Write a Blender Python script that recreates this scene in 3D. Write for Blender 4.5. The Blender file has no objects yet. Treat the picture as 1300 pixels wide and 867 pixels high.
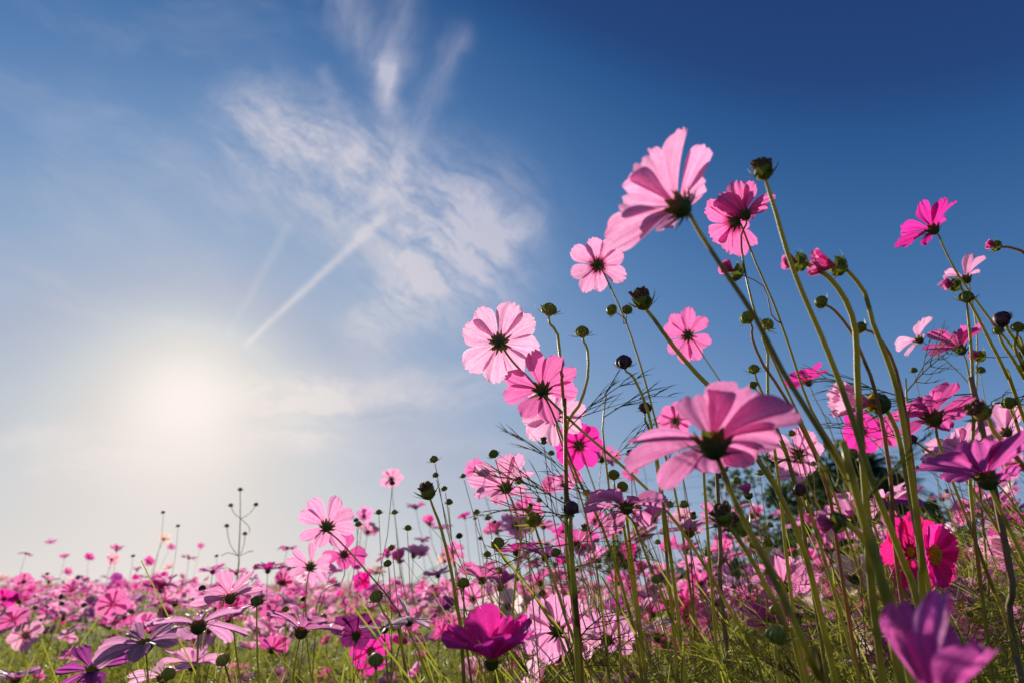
import bpy, math, random
import numpy as np
from mathutils import Vector, Matrix, Quaternion
sc = bpy.context.scene
col = sc.collection
rnd = random.Random(7)
PI = math.pi
# ------------------------------------------------------------------ camera
FPX, CXP, CYP = 867.0, 650.0, 433.5
PITCH = math.atan((742 - CYP) / FPX)
CAM = Vector((0, 0, 1.0))
cd = bpy.data.cameras.new('camera'); cam = bpy.data.objects.new('camera', cd); col.objects.link(cam)
cam.location = CAM; cam.rotation_euler = (PI/2 + PITCH, 0, 0)
cd.sensor_width = 36; cd.lens = 36 * FPX / 1300; cd.clip_start = 0.02; cd.clip_end = 6000
cd.dof.use_dof = True; cd.dof.focus_distance = 0.62; cd.dof.aperture_fstop = 7.5
sc.camera = cam
RX = Vector((1, 0, 0)); FW = Vector((0, math.cos(PITCH), math.sin(PITCH))); UP = Vector((0, -math.sin(PITCH), math.cos(PITCH)))
def P(x, y, d):
    return CAM + d * ((x - CXP) / FPX * RX - (y - CYP) / FPX * UP + FW)
def cvec(a):
    return (a[0] * RX + a[1] * UP + a[2] * FW).normalized()
def proj(p):
    q = p - CAM; z = q.dot(FW)
    return CXP + FPX * q.dot(RX) / z, CYP - FPX * q.dot(UP) / z, z
# ------------------------------------------------------------------ light
SUN = (P(238, 497, 1) - CAM).normalized()
SEL = math.asin(SUN.z); SAZ = math.atan2(SUN.x, SUN.y)
sl = bpy.data.lights.new('sun', 'SUN'); sl.energy = 5.0; sl.angle = math.radians(0.5); sl.color = (1.0, 0.92, 0.80)
so = bpy.data.objects.new('sun', sl); col.objects.link(so)
so.rotation_euler = SUN.to_track_quat('Z', 'Y').to_euler()
sc.view_settings.view_transform = 'Standard'; sc.view_settings.look = 'None'
sc.view_settings.exposure = 0.3; sc.view_settings.gamma = 1.0; sc.view_settings.use_curve_mapping = False
sc.cycles.use_denoising = True
sc.cycles.max_bounces = 8; sc.cycles.transparent_max_bounces = 8; sc.cycles.transmission_bounces = 6
sc.cycles.use_adaptive_sampling = False

class NT:
    def __init__(s, tree): s.t = tree; s.n = tree.nodes; s.l = tree.links
    def new(s, k, **kw):
        n = s.n.new(k)
        for a, v in kw.items(): setattr(n, a, v)
        return n
    def put(s, sock, v):
        if isinstance(v, bpy.types.NodeSocket): s.l.new(v, sock)
        elif v is not None: sock.default_value = v
    def m(s, op, a, b=None, c=None, clamp=False):
        n = s.n.new('ShaderNodeMath'); n.operation = op; n.use_clamp = clamp
        s.put(n.inputs[0], a); s.put(n.inputs[1], b)
        if c is not None: s.put(n.inputs[2], c)
        return n.outputs[0]
    def vm(s, op, a, b=None, out=0):
        n = s.n.new('ShaderNodeVectorMath'); n.operation = op
        s.put(n.inputs[0], a); s.put(n.inputs[1], b)
        return n.outputs[out]
    def dot(s, a, v): return s.vm('DOT_PRODUCT', a, tuple(v), 1)
    def mix(s, f, a, b, bt='MIX', clampf=True):
        n = s.n.new('ShaderNodeMix'); n.data_type = 'RGBA'; n.blend_type = bt; n.clamp_factor = clampf
        s.put(n.inputs[0], f); s.put(n.inputs[6], a); s.put(n.inputs[7], b)
        return n.outputs[2]
    def sm(s, v, lo, hi, a=0.0, b=1.0):
        n = s.n.new('ShaderNodeMapRange'); n.interpolation_type = 'SMOOTHSTEP'
        s.put(n.inputs[0], v); n.inputs[1].default_value = lo; n.inputs[2].default_value = hi
        n.inputs[3].default_value = a; n.inputs[4].default_value = b
        return n.outputs[0]
    def xyz(s, x, y, z=0.0):
        n = s.n.new('ShaderNodeCombineXYZ'); s.put(n.inputs[0], x); s.put(n.inputs[1], y); s.put(n.inputs[2], z)
        return n.outputs[0]
    def noise(s, vec, scale, detail=4, rough=0.55, dist=0.0, out=0):
        n = s.n.new('ShaderNodeTexNoise'); s.put(n.inputs['Vector'], vec)
        n.inputs['Scale'].default_value = scale; n.inputs['Detail'].default_value = detail
        n.inputs['Roughness'].default_value = rough; n.inputs['Distortion'].default_value = dist
        return n.outputs[out]
def lin(c):
    return tuple((x/255/12.92 if x/255 <= 0.04045 else ((x/255+0.055)/1.055)**2.4) for x in c) + (1,)

world = bpy.data.worlds.new("World"); sc.world = world; world.use_nodes = True
w = NT(world.node_tree); w.n.clear()
tc = w.new('ShaderNodeTexCoord'); D = w.vm('NORMALIZE', tc.outputs['Generated'])
sky = w.new('ShaderNodeTexSky'); sky.sky_type = 'NISHITA'; sky.sun_disc = False
sky.sun_elevation = SEL; sky.sun_rotation = SAZ; sky.air_density = 1.0; sky.dust_density = 1.2; sky.ozone_density = 2.0
nish = w.mix(1.0, sky.outputs[0], (0.075, 0.075, 0.075, 1), 'MULTIPLY')
dz = w.dot(D, (0, 0, 1)); elev = w.m('ARCSINE', w.m('MAXIMUM', dz, 0.0))           # radians
csun = w.dot(D, SUN); ang = w.m('ARCCOSINE', w.m('MINIMUM', csun, 0.99999))
# clear-air colour by height above the horizon and by angle from the sun
ramp = w.new('ShaderNodeValToRGB'); cr = ramp.color_ramp
stops = [(0.06, (31, 58, 111)), (0.137, (36, 70, 125)), (0.175, (42, 87, 143)), (0.275, (68, 112, 166)), (0.36, (90, 130, 180)), (0.45, (115, 149, 193)), (0.57, (146, 170, 202)), (0.69, (176, 185, 205)),
         (0.76, (193, 200, 210)), (0.80, (205, 209, 213)), (0.86, (220, 216, 213)), (0.94, (241, 231, 225)), (1.0, (252, 243, 234))]
for i, (p, c) in enumerate(stops):
    e = cr.elements[i] if i < 2 else cr.elements.new(p)
    e.position = p; e.color = lin(c)
def gauss(s): return w.m('EXPONENT', w.m('MULTIPLY', w.m('POWER', w.m('DIVIDE', ang, s), 2.0), -1.0))
e1 = w.m('EXPONENT', w.m('DIVIDE', elev, -0.7)); a1 = gauss(0.6); g1 = gauss(0.075)
tt = w.m('MULTIPLY_ADD', e1, 0.843, -0.238)
tt = w.m('MULTIPLY_ADD', a1, 0.475, tt)
tt = w.m('MULTIPLY_ADD', w.m('MULTIPLY', e1, a1), -0.124, tt)
tt = w.m('MULTIPLY_ADD', gauss(0.14), 0.186, tt)
w.put(ramp.inputs[0], tt)
nmin = w.vm('MINIMUM', nish, (0.8, 0.8, 0.8))
base = w.mix(0.03, ramp.outputs[0], nmin)
# cirrus: strokes of fibrous cloud on the dome (directions measured from fixed world axes)
fz = w.m('MAXIMUM', w.dot(D, FW), 0.05)
U = w.m('DIVIDE', w.dot(D, RX), fz); V = w.m('DIVIDE', w.dot(D, UP), fz)
uv = w.xyz(U, V)
wn = w.vm('SUBTRACT', w.noise(uv, 5.0, 5, 0.6, out=1), (0.5, 0.5, 0.5))
uvw = w.vm('ADD', uv, w.vm('MULTIPLY', wn, (0.10, 0.10, 0)))
def px2(x, y): return ((x - CXP) / FPX, -(y - CYP) / FPX)
def stroke(vec, a, b, r, soft=1.0, r2=None):
    """soft capsule round the segment a-b, radius r (to r2 at b), all in photograph pixels"""
    ax, ay = px2(*a); bx, by = px2(*b); dx, dy = bx-ax, by-ay; L2 = dx*dx+dy*dy
    q = w.vm('SUBTRACT', vec, (ax, ay, 0))
    t = w.m('DIVIDE', w.dot(q, (dx, dy, 0)), L2, clamp=True)
    sc_ = w.n.new('ShaderNodeVectorMath'); sc_.operation = 'SCALE'; sc_.inputs[0].default_value = (dx, dy, 0); w.put(sc_.inputs['Scale'], t)
    dd = w.vm('LENGTH', w.vm('SUBTRACT', q, sc_.outputs[0]), None, 1)
    r2 = r if r2 is None else r2
    rr = w.m('MULTIPLY_ADD', t, (r2-r)/FPX, r/FPX)
    k = w.m('DIVIDE', dd, rr)
    return w.m('MULTIPLY', w.m('EXPONENT', w.m('MULTIPLY', w.m('POWER', k, 2.0), -1.0)), soft), t
def fib(angle_deg, stretch, scale, seed, rough=0.62):
    a = math.radians(angle_deg); c_, s_ = math.cos(a), math.sin(a)
    x = w.m('MULTIPLY', w.dot(uvw, (c_, s_, 0)), 1.0); y = w.dot(uvw, (-s_, c_, 0))
    return w.noise(w.xyz(w.m('DIVIDE', x, stretch), y, seed), scale, 7, rough, 0.3)
nA = fib(-38, 3.0, 26, 1.3, .68); nB = fib(70, 4.0, 15, 4.2); nC = fib(4, 4.5, 13, 8.8); nD = w.noise(uvw, 12.0, 9, 0.70, 0.4)
def total(lst):
    s = lst[0]
    for x in lst[1:]: s = w.m('ADD', s, x)
    return s
mA = total([stroke(uvw, (340, 165), (590, 320), 58, 0.95, 75)[0], stroke(uvw, (560, 330), (680, 290), 40, 0.5, 14)[0],
            stroke(uvw, (590, 330), (480, 410), 52, 0.75, 40)[0], stroke(uvw, (220, 200), (300, 250), 24, 0.2)[0],
            stroke(uvw, (400, 210), (620, 260), 70, 0.35)[0]])
mB = total([stroke(uvw, (420, -40), (490, 90), 34, 0.5, 22)[0], stroke(uvw, (490, 90), (500, 230), 13, 0.48, 20)[0],
            stroke(uvw, (572, 60), (505, 200), 20, 0.34, 14)[0], stroke(uvw, (520, -20), (490, 120), 24, 0.3)[0], stroke(uvw, (410, 90), (450, 190), 12, 0.25)[0]])
mC = total([stroke(uvw, (60, 590), (400, 530), 26, 0.9, 42)[0], stroke(uvw, (330, 505), (660, 495), 40, 0.9, 24)[0],
            stroke(uvw, (-40, 560), (250, 560), 10, 0.4, 24)[0], stroke(uvw, (380, 560), (700, 560), 14, 0.3, 10)[0]])
cA = w.m('MULTIPLY', mA, w.m('MULTIPLY', w.sm(nA, 0.26, 0.68, 0.12, 0.98), w.sm(nD, 0.22, 0.66, 0.3, 1.0)))
cB = w.m('MULTIPLY', mB, w.sm(nB, 0.28, 0.70, 0.05, 0.95))
cC = w.m('MULTIPLY', mC, w.m('MULTIPLY', w.sm(nC, 0.30, 0.62), w.sm(nD, 0.22, 0.6, 0.4, 1.0)))
thin = w.m('MULTIPLY', w.sm(fib(-20, 3, 7, 12.1), 0.47, 0.75), w.m('MULTIPLY', w.sm(U, 0.0, -0.5), 0.16))
uvt = w.vm('ADD', uv, w.vm('MULTIPLY', w.vm('SUBTRACT', w.noise(uv, 40, 3, 0.6, out=1), (0.5, 0.5, 0.5)), (0.006, 0.006, 0)))
tr1, tt1 = stroke(uvt, (483, 278), (312, 438), 6.5, 0.52, 3.5)
tr2, tt2 = stroke(uvt, (366, 288), (290, 425), 6.5, 0.14, 4.0)
tr2 = w.m('MULTIPLY', tr2, w.sm(V, -0.02, 0.08, 0.4, 1.0))
tr1 = w.m('MULTIPLY', tr1, w.sm(w.noise(uv, 22, 4, 0.6), 0.2, 0.6, 0.45, 1.0))
cloud = w.m('MINIMUM', total([cA, cB, cC, thin, tr1, tr2]), 0.88)
warm = w.m('EXPONENT', w.m('MULTIPLY', w.m('POWER', w.m('DIVIDE', ang, 0.36), 2.0), -1.0))
ccol = w.mix(warm, lin((188, 190, 212)), lin((243, 233, 226)))
withc = w.mix(cloud, base, ccol)
glow = w.mix(1.0, w.xyz(g1, g1, g1), (0.11, 0.10, 0.09, 1), 'MULTIPLY')
final = w.mix(1.0, withc, glow, 'ADD')
bg = w.new('ShaderNodeBackground'); w.put(bg.inputs[0], final); bg.inputs[1].default_value = 0.815
wo = w.new('ShaderNodeOutputWorld'); w.l.new(bg.outputs[0], wo.inputs[0])

# ------------------------------------------------------------------ materials
def material(name):
    m = bpy.data.materials.new(name); m.use_nodes = True
    t = NT(m.node_tree); t.n.clear()
    return m, t
def finish(t, shader, disp=None):
    o = t.new('ShaderNodeOutputMaterial'); t.l.new(shader, o.inputs[0])
def leafy(t, colr, tcol, trans=0.5, rough=0.5, normal=None, spec=0.3):
    b = t.new('ShaderNodeBsdfPrincipled'); t.put(b.inputs['Base Color'], colr); b.inputs['Roughness'].default_value = rough
    b.inputs['Specular IOR Level'].default_value = spec
    tr = t.new('ShaderNodeBsdfTranslucent'); t.put(tr.inputs[0], tcol)
    if normal is not None: t.l.new(normal, b.inputs['Normal']); t.l.new(normal, tr.inputs['Normal'])
    mx = t.new('ShaderNodeMixShader'); mx.inputs[0].default_value = trans
    t.l.new(b.outputs[0], mx.inputs[1]); t.l.new(tr.outputs[0], mx.inputs[2])
    return mx.outputs[0]
def petal_material(name, attr=False):
    m, t = material(name)
    if attr:
        a = t.new('ShaderNodeVertexColor'); a.layer_name = 'tint'; colr, ring = a.outputs[0], 0.45
    else:
        oi = t.new('ShaderNodeObjectInfo'); colr, ring = oi.outputs['Color'], oi.outputs['Alpha']
    uvn = t.new('ShaderNodeUVMap'); uvn.uv_map = 'uv'
    sx = t.new('ShaderNodeSeparateXYZ'); t.l.new(uvn.outputs[0], sx.inputs[0])
    u, v = sx.outputs[0], sx.outputs[1]
    geo = t.new('ShaderNodeTexCoord')
    nz = t.noise(geo.outputs['Object'], 420, 3)
    # veins run from the claw to the teeth
    vv = t.noise(t.xyz(t.m('MULTIPLY', u, 16), t.m('MULTIPLY', v, 1.3), 0), 1.0, 3, 0.6)
    ribs = t.m('POWER', t.m('ABSOLUTE', t.m('SINE', t.m('MULTIPLY', u, 13.0))), 10.0)
    vein = t.m('ADD', t.sm(vv, 0.47, 0.66, 0, 0.75), t.m('MULTIPLY', ribs, 0.25), clamp=True)
    fold = t.m('POWER', t.m('ABSOLUTE', t.m('COSINE', t.m('MULTIPLY', u, 4.7))), 16.0)
    vein = t.m('MAXIMUM', vein, t.m('MULTIPLY', fold, t.sm(v, 0.95, 0.1, 0.15, 0.7)), clamp=True)
    deep = t.mix(1.0, colr, (0.80, 0.22, 0.52, 1), 'MULTIPLY')
    c1 = t.mix(t.m('MULTIPLY', vein, 0.85), colr, deep)
    tone = t.sm(nz, 0.3, 0.7, 0.9, 1.06)
    c1 = t.mix(1.0, c1, t.xyz(tone, tone, tone), 'MULTIPLY')
    rfac = t.m('MULTIPLY', t.sm(v, 0.42, 0.12), ring)
    c1 = t.mix(rfac, c1, (0.42, 0.01, 0.13, 1))
    tcol = t.mix(1.0, c1, (1.0, 0.80, 0.93, 1), 'MULTIPLY')
    bm = t.new('ShaderNodeBump'); bm.inputs['Strength'].default_value = 0.35; bm.inputs['Distance'].default_value = 0.0006
    t.put(bm.inputs['Height'], t.m('ADD', vv, t.m('MULTIPLY', fold, 0.4)))
    finish(t, leafy(t, c1, tcol, 0.66, 0.55, bm.outputs[0], 0.25))
    return m
M = {}
M['petal'] = petal_material('cosmos_petal'); M['petal_far'] = petal_material('cosmos_petal_field', True)
def plant_mat(name, a, b, tcol, trans, rough=0.5, scale=60, spec=0.35, stretch=0.15):
    m, t = material(name)
    g = t.new('ShaderNodeTexCoord'); oi = t.new('ShaderNodeObjectInfo')
    mp = t.vm('MULTIPLY', g.outputs['Object'], (1, 1, stretch))
    n = t.noise(mp, scale, 4, 0.6)
    c = t.mix(t.sm(n, 0.35, 0.65), a, b)
    k = t.m('MULTIPLY_ADD', oi.outputs['Random'], 0.5, 0.75)
    c = t.mix(1.0, c, t.xyz(k, k, k), 'MULTIPLY')
    finish(t, leafy(t, c, tcol, trans, rough, None, spec))
    return m
M['stem'] = plant_mat('flower_stem', (0.36, 0.37, 0.06, 1), (0.48, 0.42, 0.10, 1), (0.62, 0.56, 0.08, 1), 0.33, 0.38, 30)
M['redstem'] = plant_mat('reddish_stem', (0.30, 0.24, 0.06, 1), (0.34, 0.15, 0.08, 1), (0.55, 0.34, 0.07, 1), 0.35, 0.45, 40)
M['calyx'] = plant_mat('calyx_green', (0.06, 0.10, 0.025, 1), (0.11, 0.16, 0.035, 1), (0.2, 0.26, 0.03, 1), 0.3, 0.5, 300, stretch=1)
M['budmid'] = plant_mat('bud_mid_green', (0.20, 0.24, 0.04, 1), (0.42, 0.40, 0.09, 1), (0.5, 0.5, 0.07, 1), 0.35, 0.5, 250, stretch=1)
M['budgreen'] = plant_mat('bud_green', (0.22, 0.28, 0.03, 1), (0.33, 0.34, 0.05, 1), (0.4, 0.42, 0.05, 1), 0.3, 0.5, 300, stretch=1)
M['leaf'] = plant_mat('thread_leaf', (0.045, 0.085, 0.02, 1), (0.10, 0.145, 0.03, 1), (0.44, 0.46, 0.05, 1), 0.46, 0.5, 60, stretch=1)
M['disc'] = plant_mat('flower_disc', (0.95, 0.62, 0.03, 1), (0.75, 0.38, 0.02, 1), (0.5, 0.25, 0.02, 1), 0.2, 0.7, 700, stretch=1)
M['dry'] = plant_mat('withered_floret', (0.42, 0.22, 0.09, 1), (0.16, 0.075, 0.04, 1), (0.4, 0.2, 0.06, 1), 0.3, 0.7, 500, stretch=1)
M['purplebud'] = plant_mat('dark_bud', (0.10, 0.035, 0.06, 1), (0.20, 0.08, 0.08, 1), (0.15, 0.03, 0.08, 1), 0.15, 0.5, 300, stretch=1)
M['straw'] = plant_mat('dry_stalk', (0.42, 0.33, 0.20, 1), (0.22, 0.16, 0.09, 1), (0.4, 0.3, 0.15, 1), 0.1, 0.7, 50)
M['orange'] = plant_mat('orange_petal', (0.75, 0.22, 0.02, 1), (0.85, 0.34, 0.03, 1), (0.95, 0.36, 0.03, 1), 0.45, 0.6, 200, stretch=1)
M['crown'] = plant_mat('tree_leaves', (0.03, 0.055, 0.028, 1), (0.06, 0.09, 0.035, 1), (0.09, 0.14, 0.03, 1), 0.3, 0.6, 0.6, stretch=1)
M['bark'] = plant_mat('bark', (0.10, 0.08, 0.06, 1), (0.20, 0.16, 0.12, 1), (0.1, 0.1, 0.1, 1), 0.0, 0.9, 4)
M['wire'] = plant_mat('cable_black', (0.03, 0.03, 0.035, 1), (0.05, 0.05, 0.05, 1), (0, 0, 0, 1), 0.0, 0.6, 4)

# ------------------------------------------------------------------ mesh helpers
class MB:
    def __init__(s): s.v = []; s.f = []; s.uv = []; s.n = 0
    def add(s, v, f, uv=None):
        v = np.asarray(v, float).reshape(-1, 3)
        s.v.append(v)
        for q in f: s.f.append(tuple(i + s.n for i in q))
        s.uv.append(np.zeros((len(v), 2)) if uv is None else np.asarray(uv, float))
        s.n += len(v)
    def build(s, name, mat, parent=None, origin=(0, 0, 0), link=True):
        v = np.concatenate(s.v) - np.array(origin)
        me = bpy.data.meshes.new(name)
        me.from_pydata(v.tolist(), [], s.f); me.materials.append(mat)
        me.polygons.foreach_set('use_smooth', np.ones(len(me.polygons), bool))
        uvl = me.uv_layers.new(name='uv'); li = np.zeros(len(me.loops), int); me.loops.foreach_get('vertex_index', li)
        uvl.data.foreach_set('uv', np.concatenate(s.uv)[li].ravel())
        me.update()
        if not link: return me
        o = bpy.data.objects.new(name, me); col.objects.link(o)
        if parent: o.parent = parent
        return o
def empty(name, loc):
    o = bpy.data.objects.new(name, None); o.empty_display_size = 0.02; col.objects.link(o); o.location = loc
    return o
LABELS = set()
def tag(o, label=None, cat=None, group=None, kind=None):
    if label:
        assert label not in LABELS or group, label
        LABELS.add(label); o['label'] = label
    if cat: o['category'] = cat
    if group: o['group'] = group
    if kind: o['kind'] = kind
    return o
def spline(pts, rad, step):
    """Catmull-Rom through pts with radii rad, sampled about every step metres"""
    p = [Vector(q) for q in pts]; p = [2*p[0]-p[1]] + p + [2*p[-1]-p[-2]]; r = [float(q) for q in [rad[0], *rad, rad[-1]]]
    out, ro = [], []
    for i in range(1, len(p)-2):
        n = max(2, min(14, int((p[i+1]-p[i]).length/step)))
        for k in range(n):
            t = k/n; t2, t3 = t*t, t*t*t
            out.append(0.5*((2*p[i]) + (p[i+1]-p[i-1])*t + (2*p[i-1]-5*p[i]+4*p[i+1]-p[i+2])*t2 + (3*p[i]-p[i-1]-3*p[i+1]+p[i+2])*t3))
            ro.append(r[i]*(1-t)+r[i+1]*t)
    out.append(p[-2]); ro.append(r[-2])
    return out, ro
def tube(mb, pts, rad, sides=6, cap=True):
    n = len(pts); V = []; F = []; T = []; rad = [float(q) for q in rad]
    up = Vector((0.3, 0.9, 0.2))
    for i in range(n):
        d = (pts[min(i+1, n-1)] - pts[max(i-1, 0)]).normalized()
        a = d.cross(up).normalized(); b = d.cross(a)
        for k in range(sides):
            th = 2*PI*k/sides
            V.append(pts[i] + rad[i]*(math.cos(th)*a + math.sin(th)*b)); T.append((k/sides, i/n))
    for i in range(n-1):
        for k in range(sides):
            k2 = (k+1) % sides
            F.append((i*sides+k, i*sides+k2, (i+1)*sides+k2, (i+1)*sides+k))
    if cap: F.append(tuple(range(sides))[::-1]); F.append(tuple((n-1)*sides+k for k in range(sides)))
    mb.add([tuple(v) for v in V], F, T)
def frame(axis, roll=0.0):
    z = axis.normalized(); h = Vector((0, 0, 1)) if abs(z.z) < 0.95 else Vector((1, 0, 0))
    x = h.cross(z).normalized(); y = z.cross(x)
    m = Matrix((x, y, z)).transposed()
    return m @ Matrix.Rotation(roll, 3, 'Z')
def npm(m): return np.array([list(r) for r in m])
def petal_geo(R, Wd, az, cup, curl, twist, rng, nu=12, nv=14, z0=0.0, fold=0.0):
    """one cosmos petal: narrow claw, broad blade with lengthwise pleats, three blunt teeth; +Z is the flower axis"""
    u = np.linspace(-1, 1, nu+1)[None, :].repeat(nv+1, 0); v = np.linspace(0, 1, nv+1)[:, None].repeat(nu+1, 1)
    prof = 0.15 + 0.85*np.sin(np.clip(v/0.76, 0, 1)*PI/2)**1.75
    prof = np.where(v > 0.70, prof*(1-0.36*((v-0.70)/0.30)**2.2), prof)
    t1, t2 = 0.33+rng.uniform(-.05, .05), -0.33+rng.uniform(-.05, .05)
    tip = 1 - 0.10*np.abs(u)**3 - rng.uniform(.05, .10)*np.exp(-((u-t1)/0.085)**2) - rng.uniform(.04, .10)*np.exp(-((u-t2)/0.085)**2) + 0.012*np.sin(u*21+rng.uniform(0, 6))
    r = R*(0.035 + 0.965*(v*(1-v**5) + v**6*tip))
    wave = rng.uniform(-1, 1)
    lat = u*Wd*prof + R*0.03*wave*np.sin(v*PI)*v
    pleat = 0.036*R*v**0.7*np.cos(u*9.6)*(1-0.3*v) + 0.016*R*v*np.sin(u*5+v*3+wave*3)
    edge = R*(0.10*(u**2)*np.sin(v*PI*0.8) + 0.06*wave*u*v**2) + R*fold*(np.abs(u)**1.5)*prof
    # bend along the length: angle runs from cup at the claw by curl to the tip
    a = cup + curl*(v-0.3)
    dr = np.diff(r, axis=0, prepend=r[:1]*0)
    x = np.cumsum(dr*np.cos(a), 0); zc = np.cumsum(dr*np.sin(a), 0)
    off = pleat + edge
    X = x - off*np.sin(a); Z = zc + off*np.cos(a) + z0; Y = lat
    ct, st = np.cos(twist*v), np.sin(twist*v)
    Yn = Y*ct; Z = Z + Y*st
    ca, sa = math.cos(az), math.sin(az)
    V = np.stack([X*ca - Yn*sa, X*sa + Yn*ca, Z], -1).reshape(-1, 3)
    F = [(i*(nu+1)+j, i*(nu+1)+j+1, (i+1)*(nu+1)+j+1, (i+1)*(nu+1)+j) for i in range(nv) for j in range(nu)]
    return V, F, np.stack([u, v], -1).reshape(-1, 2)
def bumpy_dome(mb, r, h, rng, n=60, down=False):
    """disc of florets: a low dome with little knobs"""
    V = []; F = []; seg, rings = 12, 4
    for i in range(rings+1):
        t = i/rings*PI/2
        for k in range(seg):
            th = 2*PI*k/seg
            V.append((r*math.cos(t)*math.cos(th), r*math.cos(t)*math.sin(th), h*math.sin(t)))
    for i in range(rings):
        for k in range(seg): F.append((i*seg+k, i*seg+(k+1) % seg, (i+1)*seg+(k+1) % seg, (i+1)*seg+k))
    mb.add(V, F)
    for k in range(n):
        rr = r*math.sqrt((k+.5)/n)*0.98; th = k*2.39996
        z = h*math.sqrt(max(0, 1-(rr/r)**2)); s = r*0.09; hh = r*rng.uniform(.25, .45)
        c = np.array([rr*math.cos(th), rr*math.sin(th), z]); o = np.array([math.cos(th), math.sin(th), 0])*hh*0.5*rr/r + np.array([0, 0, hh])
        q = [c+np.array(d)*s for d in ((1, 0, 0), (0, 1, 0), (-1, 0, 0), (0, -1, 0))]
        t_ = [p+o+(p-c)*0.15 for p in q]
        mb.add(q+t_, [(0, 1, 5, 4), (1, 2, 6, 5), (2, 3, 7, 6), (3, 0, 4, 7), (4, 5, 6, 7)])
def lathe(mb, prof, seg=12):
    V = [(r*math.cos(2*PI*k/seg), r*math.sin(2*PI*k/seg), z) for r, z in prof for k in range(seg)]
    F = [(i*seg+k, i*seg+(k+1) % seg, (i+1)*seg+(k+1) % seg, (i+1)*seg+k) for i in range(len(prof)-1) for k in range(seg)]
    mb.add(V, F)
def spike(mb, az, r0, z0, L, wd, el, bend, n=4):
    """narrow pointed bract, folded along its midrib"""
    V = []; x, z = r0, z0; a = el
    for i in range(n+1):
        t = i/n; hw = wd*(1-t)**0.8*(0.7+0.6*min(1, t*3)) if i < n else 0.00005
        for s_, dz_ in ((-1, 0.25), (0, 0), (1, 0.25)): V.append((x, s_*hw, z+dz_*hw))
        x += L/n*math.cos(a); z += L/n*math.sin(a); a += bend/n
    ca, sa = math.cos(az), math.sin(az)
    V = [(p[0]*ca-p[1]*sa, p[0]*sa+p[1]*ca, p[2]) for p in V]
    F = [(i*3+j, i*3+j+1, (i+1)*3+j+1, (i+1)*3+j) for i in range(n) for j in range(2)]
    mb.add(V, F)
def calyx_geo(rc, rng, el=0.1, bend=0.3):
    mb = MB()
    lathe(mb, [(rc*0.18, -rc*1.35), (rc*0.5, -rc*1.25), (rc*0.95, -rc*0.8), (rc*1.05, -rc*0.2), (rc*0.9, rc*0.1), (rc*.3, rc*.15)])
    for k in range(8):
        spike(mb, 2*PI*k/8+rng.uniform(-.15, .15), rc*0.6, -rc*1.0, rc*rng.uniform(1.6, 2.3), rc*0.24, el+rng.uniform(-.25, .35), bend+rng.uniform(-.4, .4))
        spike(mb, 2*PI*(k+.5)/8+rng.uniform(-.1, .1), rc*0.85, -rc*0.5, rc*rng.uniform(1.2, 1.5), rc*0.42, el+0.6, -0.5)
    return mb
def xf(mb, m3, t):
    A = npm(m3); mb.v = [v @ A.T + np.array(t) for v in mb.v]; return mb
# thread leaf: rachis with opposite threads, each forked
def leaf_geo(L, rng, sides=3, pairs=5, w0=0.0005):
    mb = MB()
    def thread(p, d, l, bend, r):
        q = [p + d*l*t + bend*l*t*t for t in (0, .35, .7, 1)]
        tube(mb, q, [r, r*.85, r*.6, r*.15], sides, False); return q
    bend = Vector((0, rng.uniform(-.15, .15), rng.uniform(-.55, -.1)))
    main = thread(Vector((0, 0, 0)), Vector((1, 0, 0.25)), L, bend, w0*1.35)
    for i in range(pairs):
        t = 0.18 + 0.74*i/(pairs-1)*0.97
        p = Vector((1, 0, .25))*L*t + bend*L*t*t
        for s_ in (-1, 1):
            l = L*(0.50*(1-t)+0.14)*rng.uniform(.8, 1.2)
            d = Vector((0.75, s_*0.75, rng.uniform(-.1, .35))).normalized(); bb = Vector((.25, -.1*s_, rng.uniform(-.4, .15)))
            thread(p, d, l, bb, w0)
            for k in range(2 if i < pairs-1 else 0):
                tt = .35+.28*k; pp = p + d*l*tt + bb*l*tt*tt
                thread(pp, Vector((1.0, s_*0.2*(1 if k else -1)+s_*.25, rng.uniform(-.2, .4))).normalized(), l*0.38*rng.uniform(.7, 1.2), bb*.5, w0*.8)
    return mb
LEAVES = []
for i in range(7): LEAVES.append(leaf_geo(1.0, rnd, 3, 5 if i % 2 else 6, 0.0062).build('leaf', M['leaf'], link=False))
def put_leaf(root, at_, dirv, size, base, roll=None):
    o = bpy.data.objects.new('leaf', rnd.choice(LEAVES)); col.objects.link(o); o.parent = root
    d = dirv.normalized(); q = d.to_track_quat('X', 'Z'); q = q @ Quaternion((1, 0, 0), rnd.uniform(-1, 1) if roll is None else roll)
    o.rotation_mode = 'QUATERNION'; o.rotation_quaternion = q; o.location = at_ - base; o.scale = (size,)*3
    return o
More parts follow.
